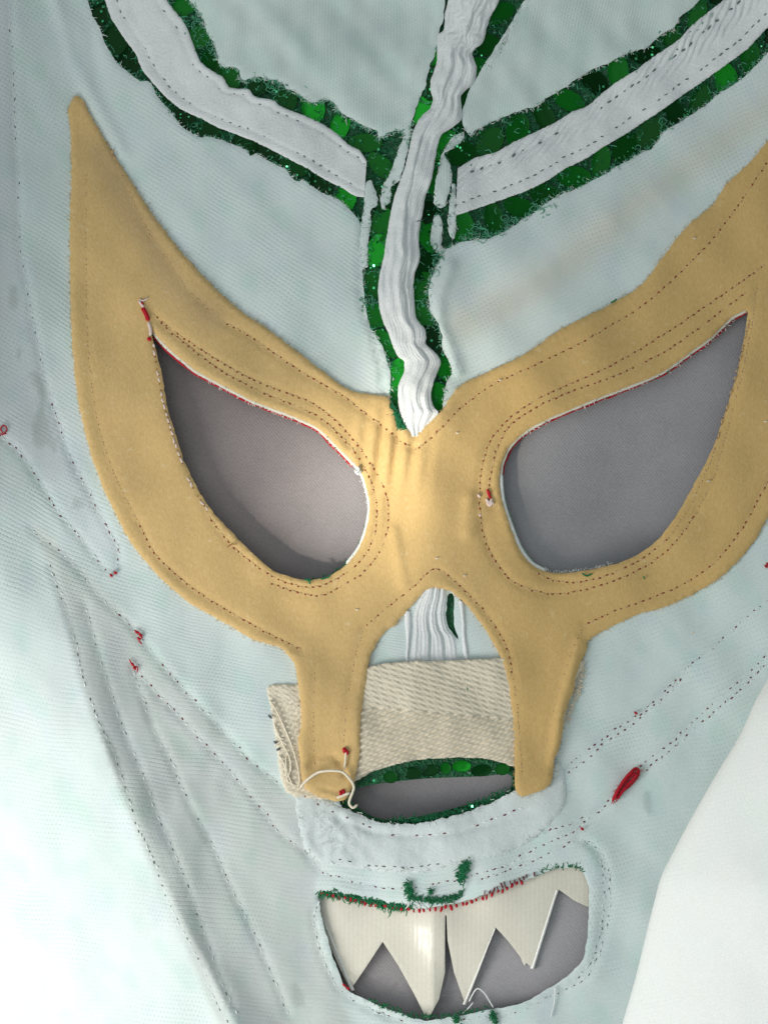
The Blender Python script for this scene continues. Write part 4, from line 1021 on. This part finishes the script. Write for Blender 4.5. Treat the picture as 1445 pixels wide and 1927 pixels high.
for pts in ([(508, 1318), (522, 1340), (538, 1375), (550, 1405), (560, 1440), (564, 1470), (560, 1482)], [(516, 1360), (524, 1385), (535, 1392)], [(520, 1370), (530, 1395), (545, 1425), (548, 1452)], [(538, 1422), (540, 1450), (552, 1480)], [(516, 1405), (530, 1395), (540, 1402)], [(548, 1430), (545, 1455), (536, 1470)], [(525, 1420), (536, 1440), (542, 1470), (556, 1478)]):
    thread(pts, 1.5, 'cream_thread', off=2.3)
for pts in ([(505, 1345), (512, 1352)], [(515, 1395), (523, 1400)], [(520, 1412), (528, 1408)]): thread(pts, 2.4, 'slate_thread', 'lint', off=2.0)
# the red knot on the jaw seam and smaller red ends
for k_, pts in enumerate(([(1152, 1508), (1160, 1490), (1172, 1470), (1185, 1455), (1195, 1446), (1201, 1450), (1198, 1462), (1186, 1476), (1172, 1488), (1160, 1502)], [(1156, 1500), (1168, 1480), (1182, 1464), (1194, 1454)], [(1160, 1504), (1176, 1482), (1190, 1468), (1199, 1456)], [(1154, 1506), (1164, 1484), (1180, 1460), (1192, 1449)])):
    thread([(a, b, 1.9 + .25 * k_) for a, b in pts], 3.0, 'red_thread', 'red_knot', label='bright red thread knot on the right jaw seam' if k_ == 0 else None)
fringe(smooth([(1152, 1508), (1172, 1478), (1200, 1450)], False, 2), 90, 'red_thread', (4, 11), mask, 2.2, 99, 1, .6, jit=4, spread=3, name='knot_fuzz')
for (x, y, r) in ((648, 1412, 4), (653, 1416, 3), (646, 1490, 3.5), (641, 1493, 3)):
    thread([(x - 2, y - 5), (x + 1, y), (x - 1, y + 5)], r, 'red_thread', 'thread_end', off=3.75)
for (x, y) in ((210, 1083), (218, 1078), (258, 1190), (265, 1196), (262, 1202), (250, 1250), (254, 1258), (1196, 1342), (1444, 1062), (1441, 1066), (1095, 1560), (648, 1854), (655, 1860), (920, 927), (268, 571)):
    z = 2.5 if (x, y) in ((920, 927), (268, 571)) else 1.5
    thread([(x - 3, y - 3, z), (x, y, z + .2), (x + 3, y + 2, z)], 2.5, 'red_thread', 'thread_end')
thread([(252, 1186, 1.6), (262, 1190, 1.7), (268, 1198, 1.7), (262, 1206, 1.6), (268, 1212, 1.6)], 1.3, 'red_thread', 'thread_end')
thread([(244, 1240, 1.6), (250, 1252, 1.6), (260, 1256, 1.6), (258, 1266, 1.6)], 1.2, 'red_thread', 'thread_end')
thread([(-4, 812, 1.6), (6, 818, 1.6), (14, 808, 1.6), (8, 800, 1.6), (2, 806, 1.6), (6, 815, 1.6), (14, 816, 1.6)], 1.3, 'red_thread', 'thread_end')
thread([(268, 578, 2.6), (275, 590, 2.6), (280, 604, 2.5)], 4.2, 'red_thread', 'thread_end'); thread([(262, 566, 2.6), (272, 580, 2.6)], 2.6, 'pink_thread', 'thread_end')
thread([(280, 606, 2.5), (284, 622, 2.4), (283, 632, 2.4)], 3.2, 'pink_thread', 'thread_end'); thread([(278, 636, 2.4), (285, 640, 2.4)], 4.0, 'red_thread', 'thread_end')
thread([(262, 563, 2.5), (270, 566, 2.6), (280, 560, 2.5)], 1.6, 'pink_thread', 'thread_end')
thread([(917, 920, 2.5), (920, 932, 2.6), (924, 938, 2.5)], 2.6, 'red_thread', 'thread_end')
for pts in ([(914, 938), (920, 946), (926, 938)], [(918, 952), (924, 944), (928, 950)], [(915, 944), (922, 952), (926, 942)], [(898, 930), (904, 936)], [(899, 966), (905, 972)], [(668, 890), (676, 884), (672, 878)], [(667, 884), (674, 892), (680, 886)]):
    thread([(a, b, 2.7) for a, b in pts], 2.6, 'pink_thread' if pts[0][0] > 800 else 'white_thread', 'thread_tuft')
# green bits on the felt, white specks, dark hairs
for pts in ([(572, 1090), (580, 1092), (584, 1100)], [(578, 1088), (586, 1094)], [(604, 1090), (618, 1086), (622, 1080)], [(1094, 1078), (1104, 1084), (1114, 1079)], [(1210, 1084), (1213, 1090)], [(1148, 570), (1156, 566), (1160, 562)], [(878, 1290), (880, 1300)]):
    thread([(a, b, 2.7) for a, b in pts], 1.6, 'green_thread', 'lint')
for (x, y) in ((822, 1050), (874, 1083), (860, 814), (672, 1147), (1306, 448), (1440, 793), (940, 715), (1332, 905), (1302, 1190)):
    thread([(x - 3, y, 2.5), (x, y + 1, 2.6), (x + 3, y - 1, 2.5)], 2.0, 'cream_thread', 'lint')
thread([(428, 1030, 2.5), (436, 1024, 2.8), (446, 1024, 2.5)], .8, 'brown_thread', 'lint')
thread([(882, 1885, .6), (892, 1866, .9), (900, 1860, 1), (912, 1870, .9), (922, 1886, .8), (928, 1896, .8)], 1.3, 'white_thread'); thread([(870, 1908, .6), (884, 1894, .7), (890, 1886, .6)], 1.2, 'white_thread')
thread([(1044, 1856, 1.6), (1043, 1885, 1.7), (1036, 1915, 1.6)], 1.2, 'white_thread')
thread([(782, 417, 3.4), (790, 415, 3.6), (797, 414, 3.2)], 1.0, 'slate_thread', 'lint')
